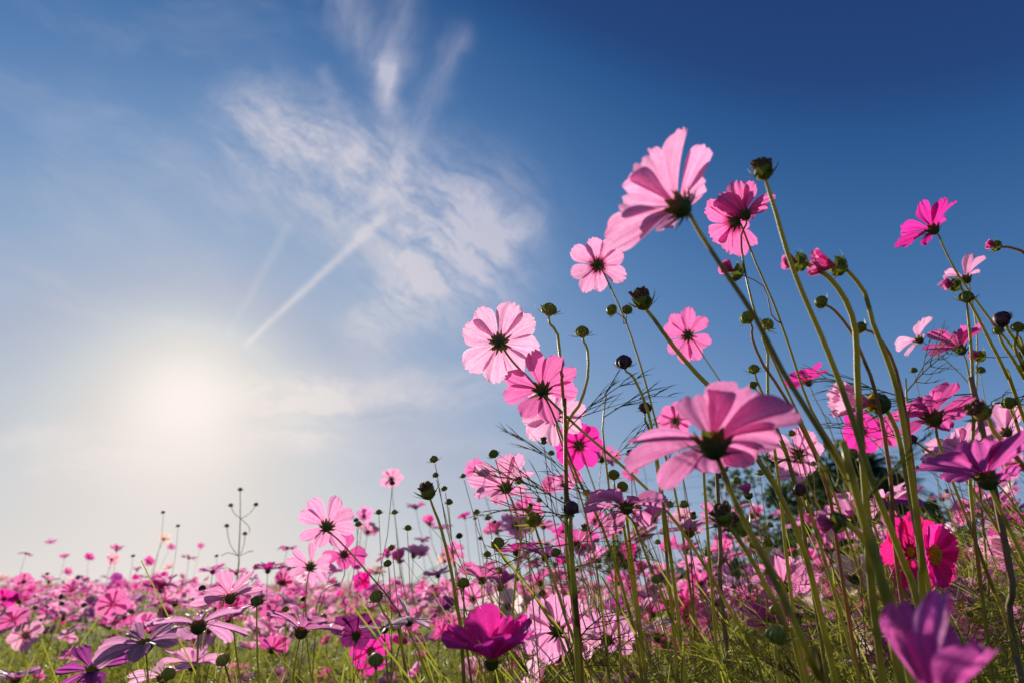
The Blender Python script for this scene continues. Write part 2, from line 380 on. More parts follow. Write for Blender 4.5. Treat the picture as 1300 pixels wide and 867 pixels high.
# ------------------------------------------------------------------ colours of bloom (reflectances)
CO = dict(pale=(0.93, 0.54, 0.74), blush=(0.94, 0.66, 0.79), pink=(0.88, 0.28, 0.58), mid=(0.84, 0.17, 0.50), magenta=(0.93, 0.06, 0.50), fuchsia=(0.86, 0.20, 0.62), crimson=(0.82, 0.03, 0.27),
          orchid=(0.88, 0.40, 0.66), violet=(0.56, 0.13, 0.50), lilac=(0.86, 0.52, 0.74), dark=(0.22, 0.03, 0.17), white=(0.95, 0.91, 0.88), cream=(0.90, 0.84, 0.66))
WORDS = dict(fuchsia='fuchsia', pale='pale pink', blush='blush pink', pink='pink', mid='deep pink', magenta='magenta', crimson='crimson pink', orchid='orchid pink', violet='violet', lilac='lilac pink', dark='dark purple', white='white', cream='cream')
def stem_path(C, axis, way, d, lean, rng):
    pts = [C - axis*0.004]
    if way:
        w0 = P(way[0][0], way[0][1], way[0][2] if len(way[0]) > 2 else d); k = (w0-C).length
        pts.append(C - axis*min(0.011, k*.35) + (w0-C).normalized()*min(0.006, k*.2))
        for q in way:
            pts.append(P(q[0], q[1], q[2] if len(q) > 2 else d))
        a, b = pts[-2], pts[-1]; dr = (b-a).normalized()
        if dr.z > -0.3: dr = Vector((dr.x, dr.y, -0.6)).normalized()
        h = b.z; g = b + Vector((dr.x/abs(dr.z)*h*0.45, dr.y/abs(dr.z)*h*0.3 + 0.05, 0)); g.z = 0
        mid_ = b.lerp(g, 0.5) + Vector((dr.x*0.05, 0, 0))
        pts += [mid_, g]
    else:
        h = C.z; g = Vector((C.x + lean*h*0.8 + rng.uniform(-.05, .05), C.y + rng.uniform(-.05, .12), 0))
        c1 = C - axis*h*0.16 - Vector((0, 0, h*0.05)); c2 = g + Vector((-lean*0.18*h, 0, h*0.45))
        n = 7
        for i in range(1, n+1):
            t = (i/n)**1.25
            pts.append(C*(1-t)**3 + 3*c1*t*(1-t)**2 + 3*c2*t*t*(1-t) + g*t**3)
        pts[-1] = g
    return pts
HERO = []      # (x, y, name phrase) landmarks for the labels of the others
NFL = [0]
def bud_parts(root, base, C, axis, r, kind, rng, part='bud'):
    """bud of radius r (m) at C pointing along axis; returns the part"""
    m3 = frame(axis, rng.uniform(0, 6)); loc = C - base
    b = MB(); sp = MB()
    tilt = 0.2
    if kind in ('green', 'dark', 'spiky'):
        lathe(b, [(r*.3, -r*.85), (r*.75, -r*.5), (r*.95, 0), (r*.86, r*.5), (r*.5, r*.92), (r*.05, r*1.08)], 12)
        for k in range(8):   # ribs of the closed inner bracts
            th = 2*PI*k/8; q = [Vector((math.cos(th)*rr, math.sin(th)*rr, z)) for rr, z in ((r*.84, -r*.45), (r*1.04, 0), (r*.91, r*.5), (r*.5, r*.88))]
            tube(b, q, [r*.1, r*.13, r*.1, r*.04], 4, False)
        ln, el = (1.3, -.05) if kind == 'green' else ((1.9, 0.0) if kind == 'spiky' else (1.2, .0))
        o = b.__class__ and xf(b, m3, loc).build(part, M['purplebud' if kind == 'dark' else 'budgreen' if kind == 'green' else 'budmid'], root)
    elif kind == 'dry':
        lathe(b, [(r*.3, -r*.9), (r*.75, -r*.6), (r*.85, -r*.1), (r*.75, r*.3), (r*.6, r*.55)], 12)
        o = xf(b, m3, loc).build(part, M['budgreen'], root)
        f = MB()
        for k in range(46):
            rr = r*.72*math.sqrt((k+.5)/46); th = k*2.4; h = r*rng.uniform(.45, 1.05); s_ = r*.13
            c = np.array([rr*math.cos(th), rr*math.sin(th), r*.3]); e = np.array([math.cos(th)*rng.uniform(-.5, .5)*r, math.sin(th)*rng.uniform(-.5, .5)*r, h])
            q = [c+np.array(dv)*s_ for dv in ((1, 0, 0), (0, 1, 0), (-1, 0, 0), (0, -1, 0))]; t_ = [p+e*0.9+(p-c)*.4 for p in q]
            f.add(q+t_, [(0, 1, 5, 4), (1, 2, 6, 5), (2, 3, 7, 6), (3, 0, 4, 7), (4, 5, 6, 7)])
        xf(f, m3, loc).build('withered_florets', M['dry'], o).parent = o
        ln, el = 1.5, 0.35
    else:  # opening: pink petals wrapped together, tips showing
        lathe(b, [(r*.3, -r*.9), (r*.8, -r*.6), (r*.95, -r*.1), (r*.9, r*.15)], 12)
        o = xf(b, m3, loc).build(part, M['calyx'], root)
        f = MB(); K = 2.6 if kind == 'half' else 1.6
        for k in range(9):
            V_, F_, T_ = petal_geo(r*K, r*0.85, k*2*PI/8+rng.uniform(-.2, .2), 1.25 if kind == 'open' else 1.0, 0.9 if kind == 'open' else 0.25, rng.uniform(-.3, .3), rng, 6, 8, r*0.0)
            # start the petals on the rim
            f.add(V_, F_, T_)
        po = xf(f, m3, loc).build('petals', M['petal'], o); c_ = CO['pink']; po.color = (*c_, 0.1)
        ln, el = 1.3, 0.5
    for k in range(8):
        spike(sp, 2*PI*k/8+rng.uniform(-.2, .2), r*.5, -r*.65, r*ln*rng.uniform(.8, 1.25), r*.3, el+rng.uniform(-.15, .5), rng.uniform(.1, .8))
    s2 = xf(sp, m3, loc).build('sepals', M['calyx'] if kind in ('dark', 'dry') else M['budmid'] if kind != 'green' else M['budgreen'], o)
    return o
def flower(x, y, r, axis, colr, label, cup=0.15, n=8, way=None, R=0.037, Wd=None, roll=None, lean=0.3, curl=-0.25, ring=0.35, buds=(), sr=None, seed=None,
           jit=0.14, cupjit=0.16, depth=None, angs=None, leaves=1, mat='stem', fine=True, landmark=None, group='cosmos flowers standing in the field', fold=0.0, rc=0.0052, dr=0.8, pet=None):
    NFL[0] += 1
    rng = random.Random(1000 + NFL[0]*17 if seed is None else seed)
    d = depth or FPX*R/r
    if depth: R = r*d/FPX
    C = P(x, y, d); ax = cvec(axis)
    roll = rng.uniform(0, 6.28) if roll is None else roll
    pts = stem_path(C, ax, way, d, lean, rng)
    base = pts[-1].copy()
    root = empty('cosmos_flower', base)
    tag(root, label, 'flower', group)
    m3 = frame(ax, roll); loc = C - base
    rc = rc*R/0.037
    Wd = (Wd or R*0.36)*.80
    az = angs if angs else [2*PI*k/n for k in range(n)]
    nu, nv = (14, 16) if (r > 40 or d < 0.5) else (10, 10)
    if pet:
        az = [q[0] for q in pet]; jit = 0.0; roll = 0.0; m3 = frame(ax, 0.0)
    for k, a in enumerate(az):
        pb = MB()
        if pet: pb.add(*petal_geo(R*pet[k][1], pet[k][2], a, pet[k][3], curl+rng.uniform(-.3, .3), rng.uniform(-.3, .3), rng, nu, nv, rc*(0.12 if k % 2 else 0.0), fold*rng.uniform(.3, 1.5)))
        if not pet:
            pb.add(*petal_geo(R*rng.uniform(.92, 1.05), Wd*rng.uniform(.86, 1.12), a+rng.uniform(-jit, jit), cup+rng.uniform(-cupjit, cupjit), curl+rng.uniform(-.35, .35),
                              rng.uniform(-.35, .35), rng, nu, nv, rc*(0.12 if k % 2 else 0.0), fold*rng.uniform(.3, 1.5)))
        po = xf(pb, m3, loc).build('petal', M['petal'], root)
        k_ = rng.uniform(.93, 1.05); c = CO[colr]; po.color = (min(1, c[0]*k_), c[1]*k_, c[2]*k_, ring)
    db = MB(); bumpy_dome(db, rc*dr, rc*0.6*dr, rng, 70); xf(db, m3, loc).build('disc', M['disc'], root)
    cb = calyx_geo(rc, rng, 0.15+cup*0.6); xf(cb, m3, loc).build('calyx', M['calyx'], root)
    s0 = (sr or 0.00115)*.68
    nn = len(pts); rad = [s0*0.85] + [s0*(0.95+1.1*i/nn) for i in range(1, nn)]
    sp, sr_ = spline(pts, rad, 0.02)
    sb = MB(); tube(sb, sp, sr_, 8); sb.build('stem', M[mat], root, tuple(base))
    for i in range(leaves):
        j = int(len(sp)*rng.uniform(.25, .6))
        dv = Vector((rng.uniform(-1, 1), rng.uniform(-.6, .6), rng.uniform(.2, .9)))
        put_leaf(root, sp[j], dv, rng.uniform(.05, .09), base); 
    for (bx, by, br, kind, bax, att) in buds:
        bd = d*rng.uniform(.98, 1.02); bc = P(bx, by, bd); R_ = br*bd/FPX; ba = cvec(bax)
        po = bud_parts(root, base, bc, ba, R_, kind, rng)
        # stalk from the bud to the nearest point of the stem that lies att px further down
        tgt = min(sp, key=lambda q: (Vector(proj(q)[:2]) - Vector(att)).length)
        p0 = bc - ba*R_*.7
        q = [p0, p0 - ba*(tgt-bc).length*.35, tgt + (p0-tgt)*.25 + Vector((0, 0, -.004)), tgt]
        q2, r2 = spline(q, [s0*.6, s0*.6, s0*.75, s0*.8], 0.01)
        kb = MB(); tube(kb, q2, r2, 6); st = kb.build('stalk', M['redstem'], po, tuple(base))
    if landmark: HERO.append((x, y, landmark))
    return root
def bud(x, y, r, kind, axis, label, d=0.5, way=None, lean=0.25, group='cosmos buds standing on their own stalks', sr=None, mat='stem', landmark=None, leaves=0):
    NFL[0] += 1
    rng = random.Random(5000+NFL[0]); C = P(x, y, d); ax = cvec(axis); R_ = r*d/FPX
    pts = stem_path(C - ax*(R_*.6-.004), ax, way, d, lean, rng); base = pts[-1].copy()
    root = empty('cosmos_bud', base); tag(root, label, 'flower bud', group)
    bud_parts(root, base, C, ax, R_, kind, rng, 'bud')
    s0 = sr or 0.0009; nn = len(pts)
    sp, r_ = spline(pts, [s0*.8]+[s0*(.9+1.2*i/nn) for i in range(1, nn)], 0.02)
    sb = MB(); tube(sb, sp, r_, 7); sb.build('stem', M[mat], root, tuple(base))
    for i in range(leaves):
        put_leaf(root, sp[int(len(sp)*rng.uniform(.2, .55))], Vector((rng.uniform(-1, 1), rng.uniform(-.5, .5), rng.uniform(.2, .9))), rng.uniform(.05, .08), base)
    if landmark: HERO.append((x, y, landmark))
    return root
# ------------------------------------------------------------------ ground and far things
def grid_sheet(name, x0, x1, y0, y1, nx, ny, zf, mat):
    mb = MB(); xs = np.linspace(x0, x1, nx+1); ys = np.linspace(y0, y1, ny+1)
    V = [(x, y, zf(x, y)) for y in ys for x in xs]
    F = [(j*(nx+1)+i, j*(nx+1)+i+1, (j+1)*(nx+1)+i+1, (j+1)*(nx+1)+i) for j in range(ny) for i in range(nx)]
    mb.add(V, F); return mb.build(name, mat)
gm, t = material('field_soil')
g = t.new('ShaderNodeTexCoord'); n1 = t.noise(g.outputs['Object'], 0.35, 6, 0.6); n2 = t.noise(g.outputs['Object'], 9, 6, 0.7)
c = t.mix(t.sm(n2, .35, .65), (0.035, 0.05, 0.015, 1), (0.09, 0.085, 0.045, 1)); c = t.mix(t.sm(n1, .4, .7, 0, .6), c, (0.05, 0.09, 0.02, 1))
b = t.new('ShaderNodeBsdfPrincipled'); t.put(b.inputs['Base Color'], c); b.inputs['Roughness'].default_value = 0.95; b.inputs['Specular IOR Level'].default_value = 0.1
finish(t, b.outputs[0])
grid_sheet('ground', -2500, 2500, -400, 5000, 40, 40, lambda x, y: -0.01, gm)['kind'] = 'structure'

# ------------------------------------------------------------------ the large flowers, one by one
F = flower
BL, BR = (0.25, 0.2, .9), (0, 1, 0)
F(861, 262, 96, (-0.58, 0.50, 0.62), 'pale', 'large pale pink bloom turned to the upper left, the highest flower of all', cup=0.42, cupjit=.22, roll=0.25, curl=-.15, ring=.2, fold=.05,
  way=[(886, 292), (925, 352), (960, 405), (993, 470), (1040, 545), (1085, 625, .37), (1118, 720, .38), (1150, 900, .40)], sr=.00145, R=.039, landmark='the highest bloom', leaves=1)
F(759, 337, 39, (-0.12, 0.22, 1), 'pale', 'small light pink bloom with dark rose ring, lower left of the highest flower', ring=1.0, way=[(775, 365), (795, 410), (815, 470), (835, 545), (862, 650), (890, 860)], sr=.0013, landmark='the dark ringed light pink bloom',
  buds=[(777, 394, 7, 'green', (-.8, .5, 0), (795, 408)), (796, 394, 6.5, 'green', (.1, 1, 0), (797, 412))])
F(946, 273, 45, (-0.05, 0.80, 0.62), 'pink', 'cupped pink bloom overlapping another below it, beside the top withered head', cup=.75, cupjit=.25, Wd=.013, way=[(941, 300), (944, 335), (955, 385), (968, 425), (992, 480), (1020, 540), (1060, 630), (1105, 780), (1130, 900)], sr=.0013, ring=.3, landmark='the cupped pair')
F(932, 283, 46, (-0.45, -0.30, 0.85), 'pink', 'pink bloom half hidden behind the cupped one, dark magenta ring showing', ring=1.0, cup=.2, way=[(945, 296), (960, 335), (982, 385), (1002, 440), (1030, 520), (1078, 600), (1120, 700), (1150, 880)], sr=.0013, depth=.72,
  buds=[(932, 345, 13, 'open', (-.8, .45, .2), (988, 398))])
F(1184, 291, 45, (-0.30, 0.70, 0.62), 'magenta', 'bright magenta bloom against deep blue sky, upper right corner', cup=.32, Wd=.011, ring=.1, roll=.3,
  way=[(1197, 312), (1212, 342), (1232, 372), (1262, 412), (1300, 460), (1340, 520), (1370, 640)], sr=.0013, landmark='the top right magenta bloom', mat='stem')
F(1226, 354, 37, (-0.15, 0.75, 0.6), 'pale', 'pale pink bloom with few narrow ragged petals, beneath the top right magenta one', n=5, angs=[.2, 1.5, 2.6, 3.6, 4.7], cup=.3, Wd=.008, cupjit=.4,
  way=[(1232, 372), (1240, 420), (1240, 480), (1238, 560), (1236, 700), (1240, 860)], sr=.001)
F(1166, 431, 33, (-0.45, 0.5, 0.7), 'blush', 'blush bloom with gaps between its petals left of the magenta pair', n=5, angs=[.3, 1.2, 2.7, 3.5, 5.2], cup=.25, way=[(1185, 445), (1220, 475), (1250, 520), (1280, 600), (1300, 760)], sr=.0009)
F(1219, 443, 44, (-0.22, 0.85, 0.5), 'mid', 'deep pink bloom with one upright fan of petals at the right edge', cup=.45, cupjit=.3, ring=.15, way=[(1228, 465), (1234, 500), (1240, 560), (1246, 640), (1256, 760), (1262, 880)], sr=.0011,
  buds=[(1243, 452, 8, 'open', (-1, .2, 0), (1262, 640))], landmark='the upright fan bloom')
F(634, 435, 54, (-0.12, 0.10, 1), 'blush', 'large blush bloom seen flat from behind, leftmost against the pale sky', cup=.08, ring=.12, roll=.2, Wd=.0145, way=[(650, 458), (690, 500), (740, 548), (800, 600), (860, 665), (930, 780), (980, 900)], sr=.00125, landmark='the leftmost blush bloom', cupjit=.2)
F(688, 495, 54, (-0.15, 0.42, 0.9), 'pink', 'pink bloom just below right of the large blush one', cup=.15, ring=.2, Wd=.012, way=[(700, 520), (716, 560), (735, 610), (765, 670), (800, 780), (820, 900)], sr=.0012, landmark='the pink bloom under the blush one')
F(703, 528, 44, (-0.05, 0.3, 1), 'blush', 'blush bloom tucked behind the pink one, tall straight stem crossing it', ring=.3, depth=.78, way=[(712, 560), (740, 640), (760, 740), (775, 900)])
F(735, 565, 33, (-0.1, 0.05, 1), 'magenta', 'round magenta bloom with dark ring beneath the blush and pink pair', ring=.9, Wd=.0155, cup=.02, way=[(755, 620), (790, 700), (830, 860)], landmark='the round magenta bloom')
F(764, 583, 26, (0.3, 0.75, .5), 'pink', 'small pink bloom tipping right beside the round magenta one', ring=.3, cup=.4)
F(873, 426, 35, (-0.05, 0.05, 1), 'pink', 'clean pink bloom seen from behind, alone above the biggest flower', ring=.35, Wd=.013, cup=.1, way=[(895, 455), (925, 500), (960, 560), (1000, 650), (1050, 800)], sr=.001, landmark='the lone pink bloom')
F(858, 534, 25, (-0.1, 0.1, 1), 'pink', 'little pink bloom with dark ring behind the biggest flower', ring=.8, Wd=.0145, way=[(862, 570), (872, 650), (885, 800)])
F(905, 562, 106, (0.06, 0.79, 0.61), 'orchid', 'biggest dusty pink bloom spread wide over thick stem, centre right', cup=.16, cupjit=.30, ring=.15, roll=.12, Wd=.0142, fold=.03, curl=-.35, R=.040, pet=[(.08, 1.0, .0075, .10), (-.38, 1.14, .0078, -.05), (-.95, 1.02, .0105, -.15), (-1.65, .78, .012, 0), (-2.3, .68, .011, 0), (-3.0, .78, .0125, .05), (2.70, 1.06, .015, .15), (2.15, .82, .015, .5), (1.3, .70, .013, .6)],
  way=[(915, 590), (935, 640), (960, 690), (990, 750), (1040, 860), (1060, 930)], sr=.0016, landmark='the biggest dusty pink bloom', rc=.0058)
F(1026, 485, 30, (-0.18, 0.85, 0.45), 'magenta', 'small magenta bloom between tall stems, right of the biggest flower', cup=.35, ring=.2, way=[(1036, 508), (1052, 540), (1070, 600), (1090, 720)], sr=.001, landmark='the small magenta bloom between stems')
F(1112, 512, 56, (-0.93, 0.12, 0.25), 'blush', 'half closed blush bloom nodding left with green sepals behind', cup=1.1, cupjit=.12, curl=.15, n=10, Wd=.010, ring=.0, way=[(1122, 516), (1138, 545), (1150, 600), (1165, 680), (1185, 780), (1200, 900)], sr=.0021, mat='stem', landmark='the half closed blush bloom', rc=.0085, R=.034)
F(1184, 529, 58, (-0.02, 0.80, 0.6), 'mid', 'broad deep pink bloom tilted upward over a yellow green stem', cup=.12, ring=.1, Wd=.0135, roll=.15, way=[(1190, 555), (1205, 600), (1230, 665), (1262, 750), (1300, 860)], sr=.0013, landmark='the broad deep pink bloom', rc=.0062)
F(1221, 573, 47, (-0.15, 0.62, 0.77), 'pale', 'pale pink bloom just under the broad deep pink one', cup=.2, ring=.1, way=[(1235, 585), (1262, 610), (1300, 660), (1330, 760)], sr=.001)
F(1252, 606, 84, (-0.05, 0.90, 0.40), 'fuchsia', 'large shaded fuchsia bloom lying almost flat at the right edge', cup=.28, cupjit=.3, ring=.0, Wd=.017, roll=.35, R=.04, n=7, way=[(1262, 630), (1290, 690), (1320, 760), (1350, 880)], sr=.0015, landmark='the large shaded fuchsia bloom')
F(1094, 548, 30, (-0.1, 0.0, 1), 'magenta', 'magenta bloom with dark ring under the half closed blush one', ring=.8, cup=.0, landmark='the ringed magenta bloom at the palms')
F(1122, 552, 24, (.3, .1, .9), 'mid', 'crumpled deep pink bloom touching the ringed magenta one', ring=.7, cup=.5, cupjit=.5)
F(1013, 577, 38, (0.05, 0.15, 1), 'pale', 'pale pink bloom below the biggest flower, beside the far palms', ring=.6, cup=.15, way=[(1025, 610), (1055, 680), (1090, 800)], landmark='the pale bloom beside the palms')
F(642, 618, 48, (-0.28, 0.52, 0.78), 'pale', 'pale pink bloom with arched petals at the foot of the blush pair', cup=.3, ring=.1, Wd=.0135, way=[(652, 640), (662, 680), (655, 730), (650, 800), (650, 900)], sr=.0011, landmark='the arched pale bloom')
F(605, 598, 17, (-.3, .3, .9), 'pink', 'tiny pink bloom behind the left petal of the arched pale one', ring=.6, cup=.3)
F(795, 642, 58, (0.05, 0.80, 0.55), 'orchid', 'orchid bloom with drooping ragged petals left of the biggest flower stem', cup=-.02, cupjit=.28, Wd=.012, ring=.1, way=[(806, 665), (822, 710), (850, 780), (880, 900)], sr=.0012, landmark='the drooping orchid bloom')
F(415, 668, 41, (-0.12, 0.28, 1), 'pale', 'pale pink bloom leaning left, higher of the left hand pair', cup=.2, ring=.1, Wd=.0115, way=[(430, 685), (470, 730), (505, 775), (540, 850), (560, 940)], sr=.0011, landmark='the left pale bloom')
F(437, 703, 31, (0.1, 0.35, .9), 'mid', 'deep pink bloom just below the left pale one', n=6, Wd=.0155, cup=.15, way=[(438, 720), (434, 738), (415, 745), (402, 770), (398, 840)], sr=.0009, ring=.05)
F(394, 719, 33, (-0.05, 0.2, 1), 'pale', 'light pink bloom with narrow petals and dark centre, lower of the left pair', n=8, Wd=.009, ring=.1, landmark='the narrow petalled left bloom')
F(340, 724, 21, (0, .95, .3), 'magenta', 'magenta bloom facing straight up beside the branching seed stalk', cup=.35, ring=.0, landmark='the magenta bloom by the seed stalk')
F(624, 838, 74, (0.04, 1.0, 0.04), 'magenta', 'vivid magenta bloom cupped upward like a bowl, bottom centre', cup=.60, cupjit=.14, curl=.0, Wd=.0150, ring=.05, R=.037, way=[(626, 870), (630, 960)], sr=.0016, landmark='the magenta bowl', rc=.0046)
F(1153, 700, 54, (0.15, 0.25, -0.95), 'crimson', 'crimson pink bloom half hidden behind a magenta one, lower right', cup=.25, Wd=.016, ring=.1, depth=.60, landmark='the crimson bloom')
F(1180, 703, 44, (0.50, 0.10, -0.85), 'magenta', 'magenta bloom with open yellow centre facing out, lower right', cup=.3, cupjit=.1, Wd=.0165, ring=.0, depth=.55, landmark='the yellow centred magenta bloom', rc=.0062, dr=1.6)
F(1186, 900, 138, (-0.02, 0.98, 0.05), 'fuchsia', 'out of focus fuchsia bloom nearest the lens, cut by the bottom edge', curl=.02, fold=.05, pet=[(3.05, 1.05, .0095, .72), (2.5, .8, .0085, .95), (1.5, 1.08, .0092, 1.45), (.1, 1.05, .0095, .80), (.8, .8, .0085, 1.0), (-1.5, .5, .0080, .1)], ring=.0, R=.036, depth=.245, landmark='the nearest fuchsia bloom', seed=77)
F(292, 758, 44, (-0.35, 0.75, 0.5), 'pale', 'pale pink bloom lifting its petals over the left field, nearest the seed stalk', cup=.3, cupjit=.3, landmark='the left field bloom')
F(252, 792, 66, (-0.15, 0.93, 0.40), 'lilac', 'lilac pink bloom with long ribbed petals trailing to the lower left', cup=.0, cupjit=.3, Wd=.0105, ring=.0, n=7, landmark='the trailing lilac bloom')
F(184, 817, 62, (-0.1, 0.98, -0.10), 'lilac', 'lilac bloom spread level with a yellow centre, lower left', cup=.05, cupjit=.22, Wd=.0095, n=7, ring=.0, landmark='the level lilac bloom')
F(117, 850, 48, (-0.05, 0.93, -0.36), 'violet', 'violet bloom with yellow centre in the bottom left corner', cup=.1, Wd=.010, ring=.0)
F(383, 800, 55, (0.2, 0.90, 0.42), 'orchid', 'violet pink bloom with wing like petals above the left greenery', cup=.35, Wd=.012, ring=.0, landmark='the violet winged bloom', n=7)
F(452, 806, 36, (0, .5, .8), 'dark', 'dark purple bloom left of the magenta bowl', cup=.3, ring=.2, landmark='the dark purple bloom')
F(470, 826, 28, (0.2, .3, -.8), 'magenta', 'magenta bloom squeezed beneath the dark purple one', cup=.3, ring=.2)
F(245, 843, 42, (0, .8, .5), 'pale', 'pale pink bloom low in shade under the trailing lilac one', cup=.25, ring=.0)
F(206, 858, 45, (-.3, .8, .4), 'blush', 'blush bloom at the bottom edge beside the level lilac one', cup=.2, ring=.0, Wd=.010)
F(488, 797, 34, (-.1, .95, .2), 'white', 'white bloom lying open left above the magenta bowl', depth=.62, cup=.1, ring=.0, landmark='the white bloom')
F(520, 788, 36, (.5, .75, .2), 'white', 'white bloom with raised narrow petals beside the level white one', depth=.64, cup=.35, Wd=.007, ring=.0, n=6)
F(706, 800, 50, (-.3, .1, 1), 'lilac', 'large lilac pink bloom in shade right of the magenta bowl', cup=.25, ring=.0, Wd=.014, landmark='the shaded lilac bloom')
F(772, 812, 40, (.2, .3, .8), 'lilac', 'smaller lilac bloom at the bottom, right of the shaded lilac one', cup=.3, ring=.0)
F(978, 788, 42, (.1, .7, .6), 'mid', 'deep pink bloom low behind slanting stems, bottom right of centre', cup=.3, ring=.3, landmark='the low deep pink bloom')
F(995, 745, 44, (.2, .5, .8), 'orchid', 'orchid bloom above the low deep pink one among slanting stems', cup=.3, ring=.3)
F(1262, 645, 36, (-.2, .8, .5), 'orchid', 'orchid bloom directly under the large shaded one at the right edge', cup=.3, ring=.0)
F(1292, 702, 34, (-.3, .7, .4), 'magenta', 'magenta bloom cut by the right edge below the large shaded one', cup=.4, ring=.0)
F(1277, 548, 40, (-.2, .4, .9), 'pale', 'pale pink bloom at the right edge above the large shaded one', cup=.2, ring=.3)
F(1128, 634, 42, (.1, .97, .2), 'violet', 'violet pink bloom seen edge on in front of the palms', cup=-.05, ring=.0, n=6)
F(692, 706, 34, (.2, .9, .3), 'violet', 'violet bloom edge on behind the tall straight stem', cup=.2, ring=.0, landmark='the violet bloom by the tall stem')
F(655, 700, 30, (-.2, .9, .4), 'magenta', 'deep magenta bloom left of the violet one by the tall stem', cup=.2, ring=.0)
F(612, 735, 34, (.0, .8, .5), 'pink', 'pink bloom beneath the arched pale one, level with the far field', cup=.3, ring=.2)
F(733, 690, 30, (.0, .6, .8), 'mid', 'deep pink bloom right of the tall stem above the greenery', cup=.2, ring=.4)
F(1200, 780, 34, (.1, .5, .7), 'mid', 'deep pink bloom above the nearest blurred flower', cup=.2, ring=.2)
F(1245, 745, 34, (-.3, .6, .7), 'pale', 'pale pink bloom in the stems right of the nearest blurred flower', cup=.2, ring=.2)
# ------------------------------------------------------------------ the large buds and seed heads
B = bud
B(969, 217, 13.5, 'dry', (-.25, 1, .05), 'withered seed head on the tallest stem, highest point of the field', .42, [(985, 270), (1000, 322), (1018, 370), (1042, 425), (1062, 475), (1085, 540), (1110, 620), (1150, 720), (1190, 860)], sr=.0012, landmark='the tallest withered head')
B(1013, 333, 13, 'open', (-.95, .1, .1), 'plump pink tipped bud nodding left beside a tall stem', .45, [(1030, 338), (1052, 352), (1074, 382), (1086, 420), (1088, 470), (1092, 540), (1100, 640), (1120, 860)], sr=.0014, landmark='the nodding pink tipped bud')
B(1062, 338, 14, 'half', (-.95, .2, .2), 'half opened pink flower nodding left, right of the plump bud', .45, [(1078, 346), (1098, 372), (1108, 410), (1124, 450), (1140, 500), (1152, 570), (1170, 700), (1185, 860)], sr=.0012)
B(816, 382, 13.5, 'dry', (-.35, .95, .1), 'withered head with long curved sepals, left above the lone pink bloom', .5, [(830, 405), (855, 440), (885, 475), (915, 508), (960, 580), (1010, 670), (1060, 860)], sr=.0013, landmark='the withered head with curved sepals')
B(697, 394, 9, 'spiky', (.1, 1, .1), 'spiky green bud standing between the blush bloom and the ringed one', .6, [(708, 425), (712, 470), (716, 520), (718, 600), (720, 700), (735, 860)], sr=.0011, landmark='the spiky green bud')
B(739, 422, 8, 'spiky', (-.1, 1, .1), 'brownish bud on an s curved stalk, right of the spiky green one', .6, [(746, 445), (746, 480), (735, 515), (721, 535), (718, 580), (722, 680), (735, 860)], sr=.001)
B(792, 460, 9.5, 'dark', (-.1, 1, 0), 'round brown bud hanging in open sky left of the lone pink bloom', .55, [(805, 480), (822, 520), (832, 570), (845, 660), (870, 860)], sr=.0009, landmark='the round brown bud')
B(819, 518, 7.5, 'dark', (.1, 1, 0), 'small dark bud below the round brown one', .58, [(826, 550), (838, 620), (855, 800)])
B(1043, 384, 8, 'green', (-.8, .5, .1), 'yellow green bud left of the paired nodding flowers', .5, [(1060, 395), (1080, 420), (1098, 460), (1112, 500), (1130, 600), (1150, 800)], mat='redstem', landmark='the upper yellow green bud')
B(1093, 416, 7, 'green', (-.9, .4, .1), 'smaller yellow green bud lower right of the other yellow one', .5, [(1112, 425), (1130, 450), (1145, 500), (1160, 600), (1180, 800)], mat='redstem')
B(1211, 362, 9, 'open', (-.9, .1, .1), 'round pink tipped bud in front of the ragged pale bloom', .55, [(1224, 372), (1240, 400), (1255, 430), (1280, 480), (1310, 560)])
B(1227, 378, 8, 'spiky', (0, 1, .1), 'dark green bud right of the round pink tipped one', .55, [(1230, 410), (1234, 460), (1236, 540), (1240, 700)])
B(1264, 312, 7.5, 'open', (-.9, .2, .1), 'small bud entering from the right edge, upper sky', .55, [(1285, 315), (1310, 328), (1350, 380), (1380, 600)], mat='redstem')
B(1272, 406, 10, 'dark', (-.8, .5, .1), 'dark oval bud in the cluster at the right edge', .5, [(1280, 420), (1300, 450), (1330, 520)], landmark='the right edge bud cluster')
B(1292, 416, 7, 'spiky', (.1, 1, .1), 'green bud right of the dark oval one at the right edge', .5, [(1288, 440), (1300, 470), (1330, 540)])
B(1267, 420, 6, 'green', (-.2, 1, .1), 'yellow bud below the dark oval one at the right edge', .5, [(1275, 440), (1300, 480), (1330, 560)], mat='stem')
B(949, 404, 8.5, 'green', (-.5, .8, .1), 'green star shaped bud among tall stems left of the thick one', .55, [(955, 430), (970, 465), (1000, 510), (1050, 620), (1080, 800)], mat='redstem', landmark='the star shaped bud')
B(974, 412, 7.5, 'spiky', (.5, .8, .1), 'dark green star bud right of the star shaped green one', .55, [(975, 450), (975, 510), (990, 620), (1010, 800)])
B(957, 469, 6.5, 'spiky', (-.2, 1, .1), 'little green bud on a thin forked stalk above the biggest flower', .6, [(966, 495), (980, 530), (1010, 620), (1040, 800)])
B(956, 489, 5, 'green', (-.5, .8, .1), 'tiniest green bud under the forked little one', .6, [(968, 505), (985, 540), (1012, 620), (1040, 800)])
B(892, 516, 7, 'spiky', (.0, 1, .1), 'green star bud peeping over the left petal of the biggest flower', .6, [(893, 560), (900, 700)])
B(1245, 522, 13, 'dry', (-.75, .6, .0), 'big withered head with pink tip, left of the right edge pale bloom', .42, [(1262, 548), (1290, 580), (1330, 640), (1370, 760)], sr=.0012, landmark='the big right withered head')
B(1281, 512, 8, 'green', (-.2, 1, .1), 'green bud with star sepals at the right edge, over the withered head', .55, [(1290, 535), (1310, 600)])
